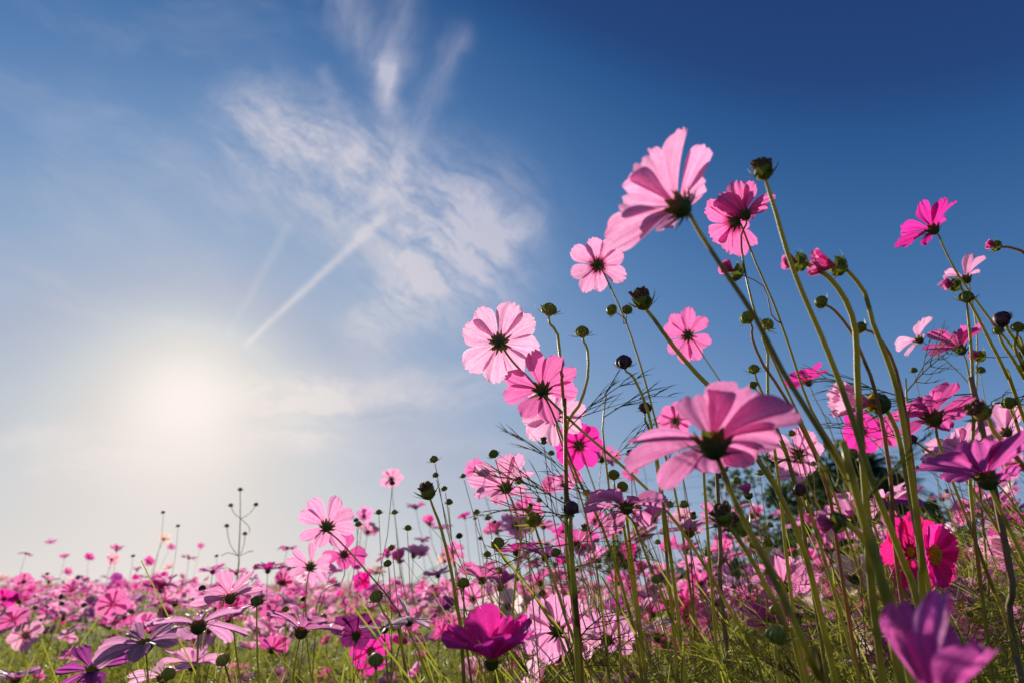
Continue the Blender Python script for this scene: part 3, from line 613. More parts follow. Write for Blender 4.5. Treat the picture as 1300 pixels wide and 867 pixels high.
B(543, 624, 11, 'dry', (-.35, 1, .0), 'grey green bud with dried tip standing alone left of the arched pale bloom', .6, [(560, 670), (572, 720), (580, 770), (590, 880)], sr=.0011, landmark='the lone grey bud')
B(725, 645, 9.5, 'dark', (.0, 1, -.1), 'dark purple bud resting against the tall straight stem', .5, [(724, 670), (728, 740), (736, 900)], sr=.0014, landmark='the dark purple bud')
B(677, 660, 10, 'spiky', (-.2, .6, .6), 'fat green bud in front of pink flowers, left of the tall stem', .55, [(690, 700), (720, 790), (740, 900)])
B(632, 690, 8, 'spiky', (-.3, 1, .0), 'spiny green bud below the arched pale bloom', .6, [(660, 730), (700, 790), (740, 880)], landmark='the spiny green bud')
B(779, 603, 7, 'green', (0, .9, .3), 'yellow green round bud left of the biggest flower petals', .6, [(785, 640), (800, 720)])
B(790, 618, 7, 'green', (.2, .9, .3), 'second yellow green round bud just below right of the other', .6, [(793, 650), (805, 730)])
B(918, 655, 14, 'dry', (-.45, .9, .0), 'brown withered head leaning under the biggest flower', .45, [(935, 680), (960, 720), (1000, 800), (1030, 900)], sr=.0012, landmark='the leaning withered head')
B(940, 668, 14, 'dry', (-.7, .35, .3), 'ragged brown head with dry petals beside the leaning one', .5, [(955, 680), (985, 730), (1020, 840)])
B(1158, 558, 6, 'dark', (-.8, .5, .1), 'small black bud on a diagonal stalk over the palms', .6, [(1175, 570), (1200, 590), (1260, 660)])
B(1060, 663, 14, 'open', (-.95, -.1, .1), 'plump green bud lying left in front of the dark trees', .4, [(1080, 668), (1100, 690), (1130, 760), (1160, 880)], sr=.0015, landmark='the plump green bud')
B(1015, 622, 8, 'dark', (-.3, .9, .1), 'brown round bud under the pale bloom beside the palms', .55, [(1025, 650), (1050, 720)])
B(950, 628, 6, 'white' if False else 'half', (-.3, .9, .1), 'tiny half opened flower beneath the biggest one', .7)
B(985, 806, 12, 'spiky', (0, 1, -.1), 'shaded green bud below the low deep pink bloom', .4, [(990, 850), (1000, 920)], sr=.0014)
B(478, 757, 8, 'spiky', (-.4, 1, 0), 'green bud on the slanting stem left above the white blooms', .6, [(500, 800), (520, 880)])
B(588, 740, 7, 'spiky', (0, 1, 0), 'green bud over the left rim of the magenta bowl', .6)
B(326, 763, 7, 'spiky', (0, 1, 0), 'dark green bud between the left field bloom and the seed stalk', .7)
B(477, 838, 9, 'spiky', (0, 1, 0), 'dark green blurred bud at the bottom left of the magenta bowl', .4)
B(283, 838, 8, 'spiky', (-.4, .8, 0), 'dark green bud in the shade at the bottom, right of the pale bloom', .5)
B(214, 855, 8, 'spiky', (.4, .8, 0), 'dark green round bud at the bottom between two pale blooms', .5)
# the tall straight main stem and its thread leaves
def stalk_plant(label, pts, r0, r1, mat, leaves=(), heads=()):
    q = [P(*a) for a in pts]; b = q[-1].copy(); b.z = 0; b.x += .03; q += [q[-1].lerp(b, .5), b]
    root = empty('cosmos_stalk', b); tag(root, label, 'plant', 'tall leafy stalks without a bloom')
    sp, rr = spline(q, list(np.linspace(r0, r1, len(q))), .02); mb = MB(); tube(mb, sp, rr, 8); mb.build('stem', M[mat], root, tuple(b))
    for (x, y, d, dv, s) in leaves: put_leaf(root, P(x, y, d), cvec(dv), s, b)
    return root
stalk_plant('tall straight olive stalk with feathery leaves left of centre', [(717, 505, .52), (718, 560, .52), (719, 620, .52), (724, 690, .51), (732, 780, .5), (740, 900, .5)], .0013, .0028, 'redstem',
    [(718, 548, .52, (.8, .62, .1), .075), (719, 640, .52, (-.9, .35, .1), .075), (720, 655, .52, (-.95, .1, -.1), .07), (722, 668, .52, (-.8, .55, .2), .065), (719, 600, .52, (-.85, .5, 0), .06), (726, 700, .51, (.8, .5, .2), .06), (724, 690, .51, (-.7, -.2, .1), .07), (727, 720, .51, (.9, .2, -.2), .06)])
stalk_plant('dry straw stalk with a joint below the upright fan bloom', [(1232, 478, .55), (1238, 505, .55), (1250, 560, .55), (1268, 650, .55), (1285, 740, .55), (1300, 880, .55)], .0022, .0030, 'straw', [(1236, 500, .55, (-.9, -.2, .2), .09), (1240, 520, .55, (.9, .1, .2), .08)])
stalk_plant('thick green stalk forking before the dark trees', [(1070, 560, .36), (1085, 620, .36), (1105, 690, .36), (1130, 780, .36), (1150, 900, .36)], .0018, .0032, 'stem', [(1082, 612, .36, (-.8, .3, .2), .07), (1092, 650, .36, (.7, .5, .2), .06)])
stalk_plant('pale dry stalk under the biggest flower', [(910, 600, .8), (912, 640, .8), (915, 700, .8), (920, 800, .8)], .0022, .0028, 'straw')
stalk_plant('slim stalk bearing thread leaves right of the tall straight one', [(770, 500, .6), (765, 545, .6), (772, 610, .6), (780, 700, .6), (790, 860, .6)], .0006, .0018, 'stem', [(766, 530, .6, (.85, .4, .2), .07), (770, 590, .6, (.8, .5, .1), .06), (776, 650, .6, (-.8, .5, .1), .07), (782, 700, .6, (.8, .4, .1), .07)])
stalk_plant('slim stalk with thread leaves crossing the sky left of the broad deep pink bloom', [(1150, 480, .55), (1152, 520, .55), (1160, 600, .55), (1170, 700, .55), (1180, 860, .55)], .0006, .0018, 'stem', [(1150, 498, .55, (.8, .5, .2), .08), (1150, 505, .55, (-.9, .1, .2), .08), (1156, 560, .55, (-.9, .3, .1), .07)])
# the branching seed stalk over the left field
def seed_stalk():
    d = 1.7; b = P(300, 742, d); b = Vector((b.x, b.y, 0)); root = empty('seed_stalk', b)
    tag(root, 'tall bare grey stalk with five seed heads over the left field', 'plant')
    def tb(pts, r, name, parent, mat='leaf'):
        q, rr = spline([P(x, y, d) for x, y in pts], [r]*len(pts), .01); mb = MB(); tube(mb, q, rr, 6); o = mb.build(name, M[mat], parent, tuple(b)); return o
    q, rr = spline([P(305, 622, d), P(305, 660, d), P(303, 705, d), P(300, 745, d), Vector((b.x, b.y, .5)), b], [.0009, .0012, .0016, .0018, .003, .003], .03)
    mb = MB(); tube(mb, q, rr, 6); mb.build('stem', M['leaf'], root, tuple(b))
    for pts in (((306, 658), (298, 652), (293, 642)), ((306, 658), (318, 650), (325, 641)), ((302, 705), (292, 690), (288, 669)), ((305, 704), (310, 690), (311, 678)),
                ((302, 705), (290, 701), (281, 705)), ((305, 705), (315, 700), (322, 699)), ((306, 658), (316, 668), (317, 675))):
        br = tb(pts, .0008, 'branch', root)
    for x, y in ((305, 621), (293, 641), (325, 640), (288, 667), (311, 677)):
        s = bud_parts(root, b, P(x, y, d), Vector((0, 0, 1)), .0050, 'spiky', rnd, 'seed_head')
    HERO.append((305, 660, 'the branching seed stalk'))
seed_stalk()

# ------------------------------------------------------------------ middle distance: copies of a few blooms and buds
PRO = []
for i in range(12):
    rng = random.Random(300+i); cup = [.1, .35, .6, .2, .0, .45, .15, .3, .8, .1, .25, .5][i]
    a = MB(); n = 8 if i % 4 else 7
    for k in range(n):
        a.add(*petal_geo(.037*rng.uniform(.88, 1.08), .037*rng.uniform(.27, .38), 2*PI*k/n+rng.uniform(-.2, .2), cup+rng.uniform(-.25, .3), rng.uniform(-.7, .2), rng.uniform(-.4, .4), rng, 8, 7, .0006*(k % 2)))
    dm = MB(); bumpy_dome(dm, .0056, .0034, rng, 24)
    PRO.append((a.build('petals', M['petal'], link=False), dm.build('disc', M['disc'], link=False), calyx_geo(.0054, rng, .2+cup*.6).build('calyx', M['calyx'], link=False)))
def bud_mesh(kind, mat, r=.0062):
    rt = empty('t', (0, 0, 0)); o = bud_parts(rt, Vector((0, 0, 0)), Vector((0, 0, 0)), Vector((0, 0, 1)), r, kind, random.Random(3), 'b')
    ms = [(c.data, c.name.split('.')[0]) for c in o.children]; me = o.data
    for c in list(o.children): bpy.data.objects.remove(c)
    bpy.data.objects.remove(o); bpy.data.objects.remove(rt)
    return me, ms
BPRO = [bud_mesh('spiky', None), bud_mesh('green', None), bud_mesh('dark', None), bud_mesh('dry', None)]
MID = []     # collected first, labelled after
def simple_stem(C, ax, rng, lean, r=.0011, sides=5):
    h = C.z; g = Vector((C.x+lean*h*.5+rng.gauss(0, .11), C.y+rng.uniform(-.06, .1), 0))
    c1 = C-ax*h*.12-Vector((0, 0, h*.08)); c2 = g+Vector((rng.uniform(-.05, .05)-lean*.1*h, 0, h*.45))
    pts = [C-ax*.005]+[C*(1-t)**3+3*c1*t*(1-t)**2+3*c2*t*t*(1-t)+g*t**3 for t in (.1, .22, .36, .5, .65, .8, 1)]
    mb = MB(); tube(mb, pts, list(np.linspace(r*.8, r*2, len(pts))), sides, False); return mb, g, pts
def mid_flower(x, y, r, colr, ax, rng, ring=.3, pi=None, leaves=1):
    d = FPX*.037/r; C = P(x, y, d); a = cvec(ax)
    lean = (rng.uniform(-.1, .15) if x < 500 else rng.uniform(.1, .8))
    mb, g, pts = simple_stem(C, a, rng, lean, .0010)
    leaves = 3 if x > 560 else 1
    root = empty('cosmos_flower', g); q = frame(a, rng.uniform(0, 6)).to_quaternion(); s = rng.uniform(.9, 1.1)
    pr = PRO[rng.randrange(len(PRO)) if pi is None else pi]
    for me, nm in zip(pr, ('petals', 'disc', 'calyx')):
        o = bpy.data.objects.new(nm, me); col.objects.link(o); o.parent = root; o.location = C-g; o.rotation_mode = 'QUATERNION'; o.rotation_quaternion = q; o.scale = (s,)*3
        if nm == 'petals': c_ = CO[colr]; k = rng.uniform(.88, 1.08); o.color = (min(1, c_[0]*k), c_[1]*rng.uniform(.8, 1.2), min(1, c_[2]*k), ring)
    mb.build('stem', M['stem' if rng.random() < .8 else 'redstem'], root, tuple(g))
    for i in range(leaves):
        put_leaf(root, pts[rng.choice((3, 4, 5))], Vector((rng.uniform(-1, 1), rng.uniform(-1, 1), rng.uniform(.2, .8))), rng.uniform(.07, .12), g)
    az = cvec(ax); toc = (CAM-C).normalized().dot(a)
    face = 'seen from behind' if toc < -.55 else 'with its face showing' if toc > .35 else 'seen side on' if abs(a.z) < .8 else 'opening straight up'
    MID.append((root, x, y, r, colr, face)); return root
def mid_bud(x, y, d, k, rng, s=1.0, ax=None, lv=0):
    s *= .64
    if k == 2 and rng.random() < .5: k = 0
    C = P(x, y, d); a = cvec(ax or (rng.uniform(-.35, .3), 1, rng.uniform(-.2, .2)))
    mb, g, pts = simple_stem(C, a, rng, rng.uniform(-.1, .15) if x < 500 else rng.uniform(.1, .9), .00055, 5)
    root = empty('cosmos_bud', g); me, ch = BPRO[k]
    o = bpy.data.objects.new('bud', me); col.objects.link(o); o.parent = root; o.location = C-g; o.rotation_mode = 'QUATERNION'; o.rotation_quaternion = a.to_track_quat('Z', 'Y'); o.scale = (s,)*3
    for m2, nm in ch:
        c2 = bpy.data.objects.new(nm, m2); col.objects.link(c2); c2.parent = o
    mb.build('stem', M['stem' if rng.random() < .6 else 'redstem'], root, tuple(g))
    for i in range(lv): put_leaf(root, pts[rng.choice((2, 3, 4))], Vector((rng.uniform(-1, 1), rng.uniform(-1, 1), rng.uniform(.2, .8))), rng.uniform(.06, .10), g)
    MID.append((root, x, y, FPX*.006/d, ('spiny green', 'yellow green', 'dark purple', 'withered brown')[k], 'bud')); return root
rg = random.Random(21)
S_, K_, F_ = (-.1, .9, .35), (-.1, .25, 1), (.1, .5, -.8)
hand = [(497, 608, 15, 'pale', K_), (462, 655, 14, 'pale', K_), (467, 675, 15, 'pale', (.1, .5, .8)), (528, 644, 12, 'pink', S_), (590, 657, 10, 'magenta', S_), (536, 686, 11, 'magenta', S_),
 (545, 665, 14, 'pink', K_), (560, 670, 16, 'lilac', S_), (525, 705, 18, 'pale', S_), (507, 712, 18, 'pink', K_), (556, 730, 20, 'orchid', S_), (610, 722, 24, 'pink', S_), (575, 700, 16, 'pink', K_),
 (635, 745, 26, 'pink', S_), (600, 760, 20, 'pale', K_), (555, 755, 20, 'pink', S_), (670, 650, 22, 'pink', K_), (655, 668, 24, 'pale', K_), (690, 668, 22, 'pink', S_), (700, 730, 20, 'mid', S_),
 (33, 702, 8.5, 'pink', S_), (82, 707, 7, 'pink', S_), (113, 708, 6.5, 'mid', K_), (148, 698, 9, 'pink', S_), (189, 713, 8, 'mid', K_), (240, 708, 9, 'pink', S_), (255, 692, 5, 'pink', K_),
 (85, 726, 6, 'pink', K_), (30, 738, 12, 'pink', K_), (62, 738, 12, 'pale', S_), (107, 738, 8, 'pink', S_), (123, 738, 5, 'mid', S_), (174, 724, 7, 'pink', S_), (205, 748, 22, 'mid', S_), (222, 765, 22, 'orchid', S_),
 (5, 760, 14, 'magenta', K_), (8, 788, 14, 'magenta', K_), (140, 705, 5, 'pale', S_), (142, 710, 9, 'cream', K_), (90, 742, 12, 'cream', K_), (208, 684, 9, 'cream', K_), (217, 694, 6, 'pink', K_),
 (33, 806, 22, 'pale', F_), (158, 783, 13, 'mid', K_), (142, 812, 13, 'pink', S_), (105, 798, 11, 'lilac', S_), (80, 785, 15, 'pale', S_), (270, 725, 20, 'pale', S_), (300, 727, 14, 'pink', S_), (365, 695, 12, 'pink', S_),
 (368, 720, 14, 'pale', S_), (358, 740, 16, 'pink', K_), (320, 735, 10, 'violet', S_), (345, 780, 18, 'mid', K_), (290, 787, 20, 'mid', S_), (265, 800, 24, 'lilac', K_), (345, 825, 26, 'mid', (0, .4, .8)),
 (300, 858, 18, 'pink', K_), (410, 862, 16, 'magenta', F_), (460, 848, 18, 'magenta', K_), (20, 862, 30, 'lilac', S_), (75, 840, 12, 'mid', S_), (50, 843, 12, 'pink', S_), (570, 790, 14, 'mid', K_),
 (1050, 690, 14, 'pink', K_), (1025, 690, 16, 'lilac', S_), (870, 700, 22, 'pink', S_), (850, 690, 14, 'mid', K_), (840, 735, 18, 'violet', (.5, .5, .6)), (950, 700, 26, 'pink', S_), (890, 740, 20, 'mid', K_),
 (910, 765, 22, 'violet', S_), (820, 760, 18, 'violet', S_), (870, 780, 20, 'mid', F_), (785, 740, 18, 'pink', K_), (800, 700, 14, 'magenta', K_), (755, 660, 16, 'pink', K_), (775, 675, 18, 'pink', S_),
 (730, 610, 15, 'pink', K_), (715, 615, 16, 'pale', K_), (830, 660, 20, 'pink', K_), (1245, 700, 24, 'pale', K_), (1285, 655, 26, 'pale', S_), (1225, 650, 20, 'pink', K_), (1290, 590, 22, 'pink', K_),
 (1060, 730, 20, 'orchid', S_), (1010, 720, 20, 'violet', S_), (1205, 735, 16, 'pink', K_), (1262, 720, 18, 'mid', K_), (1290, 740, 24, 'pale', S_), (935, 845, 22, 'mid', S_), (860, 838, 22, 'orchid', S_),
 (800, 600, 12, 'mid', K_), (816, 585, 12, 'pink', K_), (700, 615, 13, 'mid', K_), (1075, 640, 18, 'mid', S_), (565, 712, 12, 'cream', K_), (600, 775, 26, 'white', S_), (645, 770, 22, 'white', K_)]
for (x, y, r, c_, a) in hand:
    a = tuple(q+rg.uniform(-.25, .25) for q in a)
    mid_flower(x, y, r, c_, a, rg, ring=rg.choice((.1, .3, .6)))
occ = [(m[1], m[2]) for m in MID]
def dense_top(x):
    xs = [0, 150, 300, 420, 500, 600, 700, 850, 1000, 1150, 1300]; ys = [738, 742, 738, 722, 700, 690, 672, 665, 660, 655, 620]
    return float(np.interp(x, xs, ys))
cw = ['pale']*7+['pink']*6+['mid']*4+['orchid']*3+['lilac']*2+['magenta']*2+['violet']+['blush']*4+['white', 'cream']
tries = 0
while len(MID) < 258 and tries < 20000:
    tries += 1
    x = rg.uniform(-20, 1320) if rg.random() < .2 else rg.uniform(620, 1320); d = rg.uniform(.75, 2.4) if x > 560 else rg.uniform(1.6, 4.2); r = FPX*.037/d; top = dense_top(x)
    y = top + (rg.uniform(-.1, .8)*100 if x < 560 else rg.uniform(-.1, 1.3)*150)
    if d < 1.3 and y < 800 and x < 800: continue
    if min(math.hypot(x-a, (y-b)*1.2) for a, b in occ) < 17: continue
    if P(x, y, d).z < .62: continue
    occ.append((x, y)); ax = (rg.uniform(-.5, .25), rg.uniform(.2, 1), rg.uniform(-.35, 1))
    mid_flower(x, y, r, rg.choice(cw), ax, rg, ring=rg.choice((0, .2, .5, .8)))
hb = [(207, 650, 1.9, 1), (226, 667, 1.9, 1), (169, 705, 2, 0), (551, 583, .8, 0), (498, 613, 1.0, 2), (588, 604, .9, 0), (553, 603, .8, 1), (564, 620, .8, 1), (570, 637, .8, 1), (501, 650, 1.0, 2), (481, 650, 1.0, 2),
      (518, 670, .9, 2), (497, 695, .8, 0), (492, 715, .8, 1), (605, 650, 1.0, 1), (628, 662, 1.2, 2), (452, 660, 1.2, 2), (455, 665, 1.0, 2), (610, 683, 1.2, 2), (583, 680, .9, 2), (700, 575, .9, 1), (690, 560, .7, 3),
      (745, 640, 1.0, 0), (800, 575, .8, 2), (803, 588, .8, 2), (1060, 520, .8, 1), (1005, 550, .7, 0), (1160, 470, .8, 1), (1245, 470, .8, 1), (868, 640, .7, 0), (880, 655, .8, 3), (850, 640, .8, 1), (810, 645, .9, 1), (995, 640, .8, 0),
      (1090, 610, .7, 1), (1110, 625, .7, 1), (1100, 600, .8, 1), (60, 728, 2, 2), (425, 690, 1.2, 0), (390, 735, 1.3, 0), (385, 760, 1.0, 2), (275, 705, 2, 1), (1010, 700, .9, 0), (935, 610, .8, 1), (965, 600, .8, 0)]
for x, y, d, k in hb: mid_bud(x, y, d, k, rg, rg.uniform(.8, 1.15))
nb = 0
while nb < 75:
    x = rg.uniform(0, 1300); d = rg.uniform(.8, 3); y = dense_top(x)+(rg.uniform(-30, 110) if x > 440 else rg.uniform(2, 70))
    if P(x, y, d).z < .6 or any(abs(x-q[1]) < 7 and abs(y-q[2]) < 7 for q in MID): continue
    mid_bud(x, y, d, rg.choice((0, 0, 1, 1, 2, 3)), rg, rg.uniform(.8, 1.2)); nb += 1
nb = 0
while nb < 80:
    x = rg.uniform(600, 1310); d = rg.uniform(.45, 1.3); y = rg.uniform(560, 790)
    if any(abs(x-q[1]) < 6 and abs(y-q[2]) < 6 for q in MID): continue
    mid_bud(x, y, d, rg.choice((0, 0, 1, 1, 2, 3)), rg, rg.uniform(.7, 1.1), lv=3); nb += 1
# orange marigolds on the ground behind the right hand stems
mg = MB(); rng = random.Random(5)
for ring_, (nn, rr, cp) in enumerate(((13, .024, .15), (11, .020, .5), (9, .015, .9), (6, .010, 1.2))):
    for k in range(nn): mg.add(*petal_geo(rr, rr*.34, 2*PI*k/nn+ring_*.3+rng.uniform(-.1, .1), cp+rng.uniform(-.1, .1), -.2, 0, rng, 4, 4, ring_*.0012))
mgm = mg.build('petals', M['orange'], link=False)
mcal = MB(); lathe(mcal, [(.002, -.016), (.006, -.012), (.008, -.003), (.007, .0)], 10); mcm = mcal.build('calyx', M['calyx'], link=False)
MG = []
tries = 0
while len(MG) < 46 and tries < 4000:
    tries += 1
    x = rg.uniform(1000, 1300) if rg.random() < .8 else rg.uniform(840, 1010); y = rg.uniform(768, 812); d = rg.uniform(1.5, 3.2)
    C = P(x, y, d)
    if C.z < .5 or any(math.hypot(x-a[1], y-a[2]) < 7 for a in MG): continue
    a = Vector((rg.uniform(-.5, .5), rg.uniform(-.8, .2), 1)).normalized(); mb, g, pts = simple_stem(C, a, rg, 0, .0014, 5)
    root = empty('marigold', g)
    for me, nm in ((mgm, 'petals'), (mcm, 'calyx')):
        o = bpy.data.objects.new(nm, me); col.objects.link(o); o.parent = root; o.location = C-g; o.rotation_mode = 'QUATERNION'; o.rotation_quaternion = a.to_track_quat('Z', 'Y')
    mb.build('stem', M['stem'], root, tuple(g))
    for i in range(2): put_leaf(root, pts[4], Vector((rg.uniform(-1, 1), rg.uniform(-1, 1), .5)), .1, g)
    MG.append((root, x, y))
for i, (root, x, y) in enumerate(MG): tag(root, 'orange marigold low behind the slanting stems, lower right', 'flower', 'orange marigolds low behind the stems')
# labels of the middle flowers: colour, view and the nearest large flower
def rel(x, y, hx, hy):
    dx, dy = x-hx, y-hy; dist = math.hypot(dx, dy)
    if abs(dx) > 2.2*abs(dy): s = 'right of' if dx > 0 else 'left of'
    elif abs(dy) > 2.2*abs(dx): s = 'below' if dy > 0 else 'above'
    else: s = ('lower ' if dy > 0 else 'upper ')+('right of' if dx > 0 else 'left of')
    return ('close ' if dist < 45 else 'far ' if dist > 130 else '')+s
HERO[:] = [h for h in HERO if h[1] > 480]
for root, x, y, r, c_, face in sorted(MID, key=lambda m: -m[3]):
    near = sorted(HERO, key=lambda h: math.hypot(x-h[0], y-h[1])); lab = None
    size = 'tiny' if r < 12 else 'small' if r < 20 else 'medium'
    for h in near[:7]:
        nm = f"{size} {WORDS[c_]} bloom {face}, {rel(x, y, h[0], h[1])} {h[2]}" if face != 'bud' else f"{c_} bud {rel(x, y, h[0], h[1])} {h[2]}"
        if nm not in LABELS: lab = nm; break
    if lab is None: lab = nm+' as well'
    lab = ' '.join(lab.split()[:16])
    if face == 'bud': tag(root, lab, 'flower bud', 'cosmos buds standing on their own stalks')
    else: tag(root, lab, 'flower', 'cosmos flowers standing in the field')

# ------------------------------------------------------------------ the rest of the field
def field_blooms():
    nr = np.random.default_rng(4); V = []; Fc = []; UV = []; T = []; base = 0
    cols = [CO[k] for k in cw]
    def templ(nu, nv, seed, cup):
        rng = random.Random(seed); vs, fs, us, b = [], [], [], 0
        for k in range(8):
            v, f, u = petal_geo(.036, .0135, 2*PI*k/8+rng.uniform(-.15, .15), cup+rng.uniform(-.25, .3), -.3, rng.uniform(-.3, .3), rng, nu, nv, 0)
            vs.append(v); fs += [tuple(i+b for i in q) for q in f]; us.append(u); b += len(v)
        return np.concatenate(vs), np.array(fs), np.concatenate(us)
    near_t = [templ(2, 3, s, c) for s, c in ((1, .1), (2, .4), (3, .7), (4, .2))]; far_t = [templ(1, 2, s, c) for s, c in ((5, .2), (6, .5))]
    def lobe(n, y0, y1, dens_pow, tmpl):
        nonlocal base
        for _ in range(n):
            y = y0*(y1/y0)**nr.random()**dens_pow if y0 else y1
            x = nr.uniform(-1.05, 1.05)*y
            if y < 2.4 and x < 0 and nr.random() < .6: continue
            side = np.clip((x/y+.1)*1.2, 0, 1) if y < 8 else 0
            z = 0.90+nr.normal(0, .055)+side*nr.uniform(-.1, .26) + (.12*nr.random() if nr.random() < .1 else 0)
            v, f, u = tmpl[nr.integers(len(tmpl))]
            ax = Vector((nr.normal(-.25, .38), nr.normal(.3, .42), 1.0 if nr.random() < .88 else .2)).normalized(); m = npm(frame(ax, nr.uniform(0, 6)))
            s = nr.uniform(.6, 1.0)*(1 if y < 12 else 1.25)
            V.append((v*s) @ m.T + np.array([x, y, z])); Fc.append(f+base); UV.append(u); base += len(v)
            c_ = np.array(cols[nr.integers(len(cols))])*nr.uniform(.85, 1.1); T.append(np.tile(np.append(np.clip(c_, 0, 1), 1), (len(v), 1)))
    lobe(1500, 1.5, 4.5, 1.0, near_t); lobe(4000, 4.0, 12, 1.0, near_t); lobe(6500, 11, 60, .9, far_t)
    V = np.concatenate(V); Fc = np.concatenate(Fc); UV = np.concatenate(UV); T = np.concatenate(T)
    return quads('field_flowers', V, Fc, M['petal_far'], UV, T)
def quads(name, V, Fc, mat, UV=None, T=None):
    me = bpy.data.meshes.new(name); nf = len(Fc)
    me.vertices.add(len(V)); me.vertices.foreach_set('co', V.astype(np.float32).ravel())
    me.loops.add(nf*4); me.loops.foreach_set('vertex_index', Fc.astype(np.int32).ravel())
    me.polygons.add(nf); me.polygons.foreach_set('loop_start', np.arange(0, nf*4, 4, dtype=np.int32)); 
    me.polygons.foreach_set('use_smooth', np.ones(nf, bool))
    if UV is not None:
        l = me.uv_layers.new(name='uv'); l.data.foreach_set('uv', UV[Fc.ravel()].astype(np.float32).ravel())
    if T is not None:
        a = me.color_attributes.new('tint', 'FLOAT_COLOR', 'POINT'); a.data.foreach_set('color', T.astype(np.float32).ravel())
    me.materials.append(mat); me.update(); me.validate()
    o = bpy.data.objects.new(name, me); col.objects.link(o); return o
o = field_blooms(); tag(o, 'countless pink and white cosmos blooms spreading to the horizon', 'flower field', kind='stuff')
def blades():
    """greenery under the blooms: thin stems and feathery thread leaves as ribbons"""
    nr = np.random.default_rng(9); V = []; Fc = []; base = 0
    def rib(p, w):   # p (n,3) centre line, w widths
        nonlocal base
        d = np.diff(p, axis=0, append=p[-1:]*2-p[-2:-1]); s = np.cross(d, nr.normal(size=3)); s /= np.linalg.norm(s, axis=1, keepdims=True)+1e-9
        n = len(p); V.append(np.stack([p-s*w[:, None], p+s*w[:, None]], 1).reshape(-1, 3))
        i = np.arange(n-1)*2+base; Fc.append(np.stack([i, i+1, i+3, i+2], 1)); base += 2*n
    # leaf templates
    T = []
    for q in range(5):
        segs = []; L = 1.0; bz = nr.uniform(-.5, -.1); t = np.array([0, .35, .7, 1.0])
        def line(p, d, l, b): return p+np.outer(t*l, d)+np.outer(t*t*l, b)
        bend = np.array([0, nr.uniform(-.2, .2), bz]); segs.append((line(np.zeros(3), np.array([1, 0, .35]), 1, bend), 1.3))
        for k in range(5):
            tt = .15+.17*k; p0 = np.array([1, 0, .35])*tt+bend*tt*tt
            for s_ in (-1, 1):
                l = .5*(1-tt)+.15; d = np.array([.7, s_*.75, nr.uniform(-.1, .3)]); b = np.array([.2, -.1*s_, nr.uniform(-.4, .1)]); segs.append((line(p0, d, l, b), 1))
                p1 = p0+d*l*.45+b*l*.2; segs.append((line(p1, np.array([1, s_*.1, nr.uniform(-.2, .4)]), l*.4, b*.5), .8))
        T.append(segs)
    def place(n, y0, y1, zt, size, wid):
        for _ in range(n):
            y = y0*(y1/y0)**nr.random(); x = nr.uniform(-.95, .95)*y; side = np.clip((x/y+.1)*1.3, 0, 1)*(1 if y < 6 else 0)
            zmax = zt+side*.26; z = zmax-abs(nr.normal(0, .13+.08*side)); yaw = nr.uniform(0, 2*PI); c_, s_ = math.cos(yaw), math.sin(yaw); el = nr.uniform(-.2, .9); ce, se = math.cos(el), math.sin(el)
            m = np.array([[c_*ce, -s_, -c_*se], [s_*ce, c_, -s_*se], [se, 0, ce]]).T; sz = size*nr.uniform(.7, 1.3)
            for p, k in T[nr.integers(5)]:
                if y > 3 and k < 1: continue
                w = np.array([1, .9, .65, .15])*wid*k
                rib((p*sz) @ m + np.array([x, y, z]), w)
    place(4200, .62, 1.9, .78, .09, .0004); place(5600, 1.4, 4, .80, .11, .0006); place(3600, 3.5, 14, .84, .16, .0014)
    for _ in range(3800):    # thin upright stems
        y = .6*(12/.6)**nr.random(); x = nr.uniform(-.95, .95)*y; side = np.clip((x/y+.1)*1.3, 0, 1)*(1 if y < 5 else 0); h = .84+nr.normal(0, .06)+side*.2*nr.random()
        b = np.array([x, y, 0.0]); l = np.array([nr.normal(-.22*side, .2), nr.normal(0, .08), 0]); t = np.linspace(.35, 1, 7)
        p = b+np.outer(t, [0, 0, h])+np.outer(t**2, l); rib(p, np.linspace(.0016, .0006, 7)*(1 if y < 4 else 1.8))
    return quads('undergrowth', np.concatenate(V), np.concatenate(Fc), M['leaf'])
o = blades(); tag(o, 'tangle of feathery cosmos leaves and thin stems under the blooms', 'undergrowth', kind='stuff')
# dense low leaf mass that closes the field below the flower heads
def low_mass():
    nr = np.random.default_rng(12); n = 26000
    y = .8*(60/.8)**nr.random(n); x = nr.uniform(-1.0, 1.0, n)*y; z = .66-abs(nr.normal(0, .16, n)) + np.where(y > 5, .08, 0) + np.where(y > 12, .07, 0)
    s = .03*(1+y/4.5); d = nr.normal(size=(n, 3)); d[:, 2] = abs(d[:, 2])*1.2; d /= np.linalg.norm(d, axis=1, keepdims=True)
    e = np.cross(d, nr.normal(size=(n, 3))); e /= np.linalg.norm(e, axis=1, keepdims=True); c = np.stack([x, y, z], 1)
    L = (s*nr.uniform(.8, 1.8, n))[:, None]; W_ = (s*.16)[:, None]
    V = np.stack([c-e*W_*.3, c+d*L*.4-e*W_, c+d*L*.4+e*W_, c+e*W_*.3, c+d*L], 1)
    V = np.stack([c, c+d*L*.5-e*W_, c+d*L, c+d*L*.5+e*W_], 1).reshape(-1, 3); Fc = np.arange(4*n).reshape(-1, 4)
    return quads('low_foliage', V, Fc, M['leaf'])
o = low_mass(); tag(o, 'dark green leaf mass filling the field beneath the flowers', 'foliage', kind='stuff')

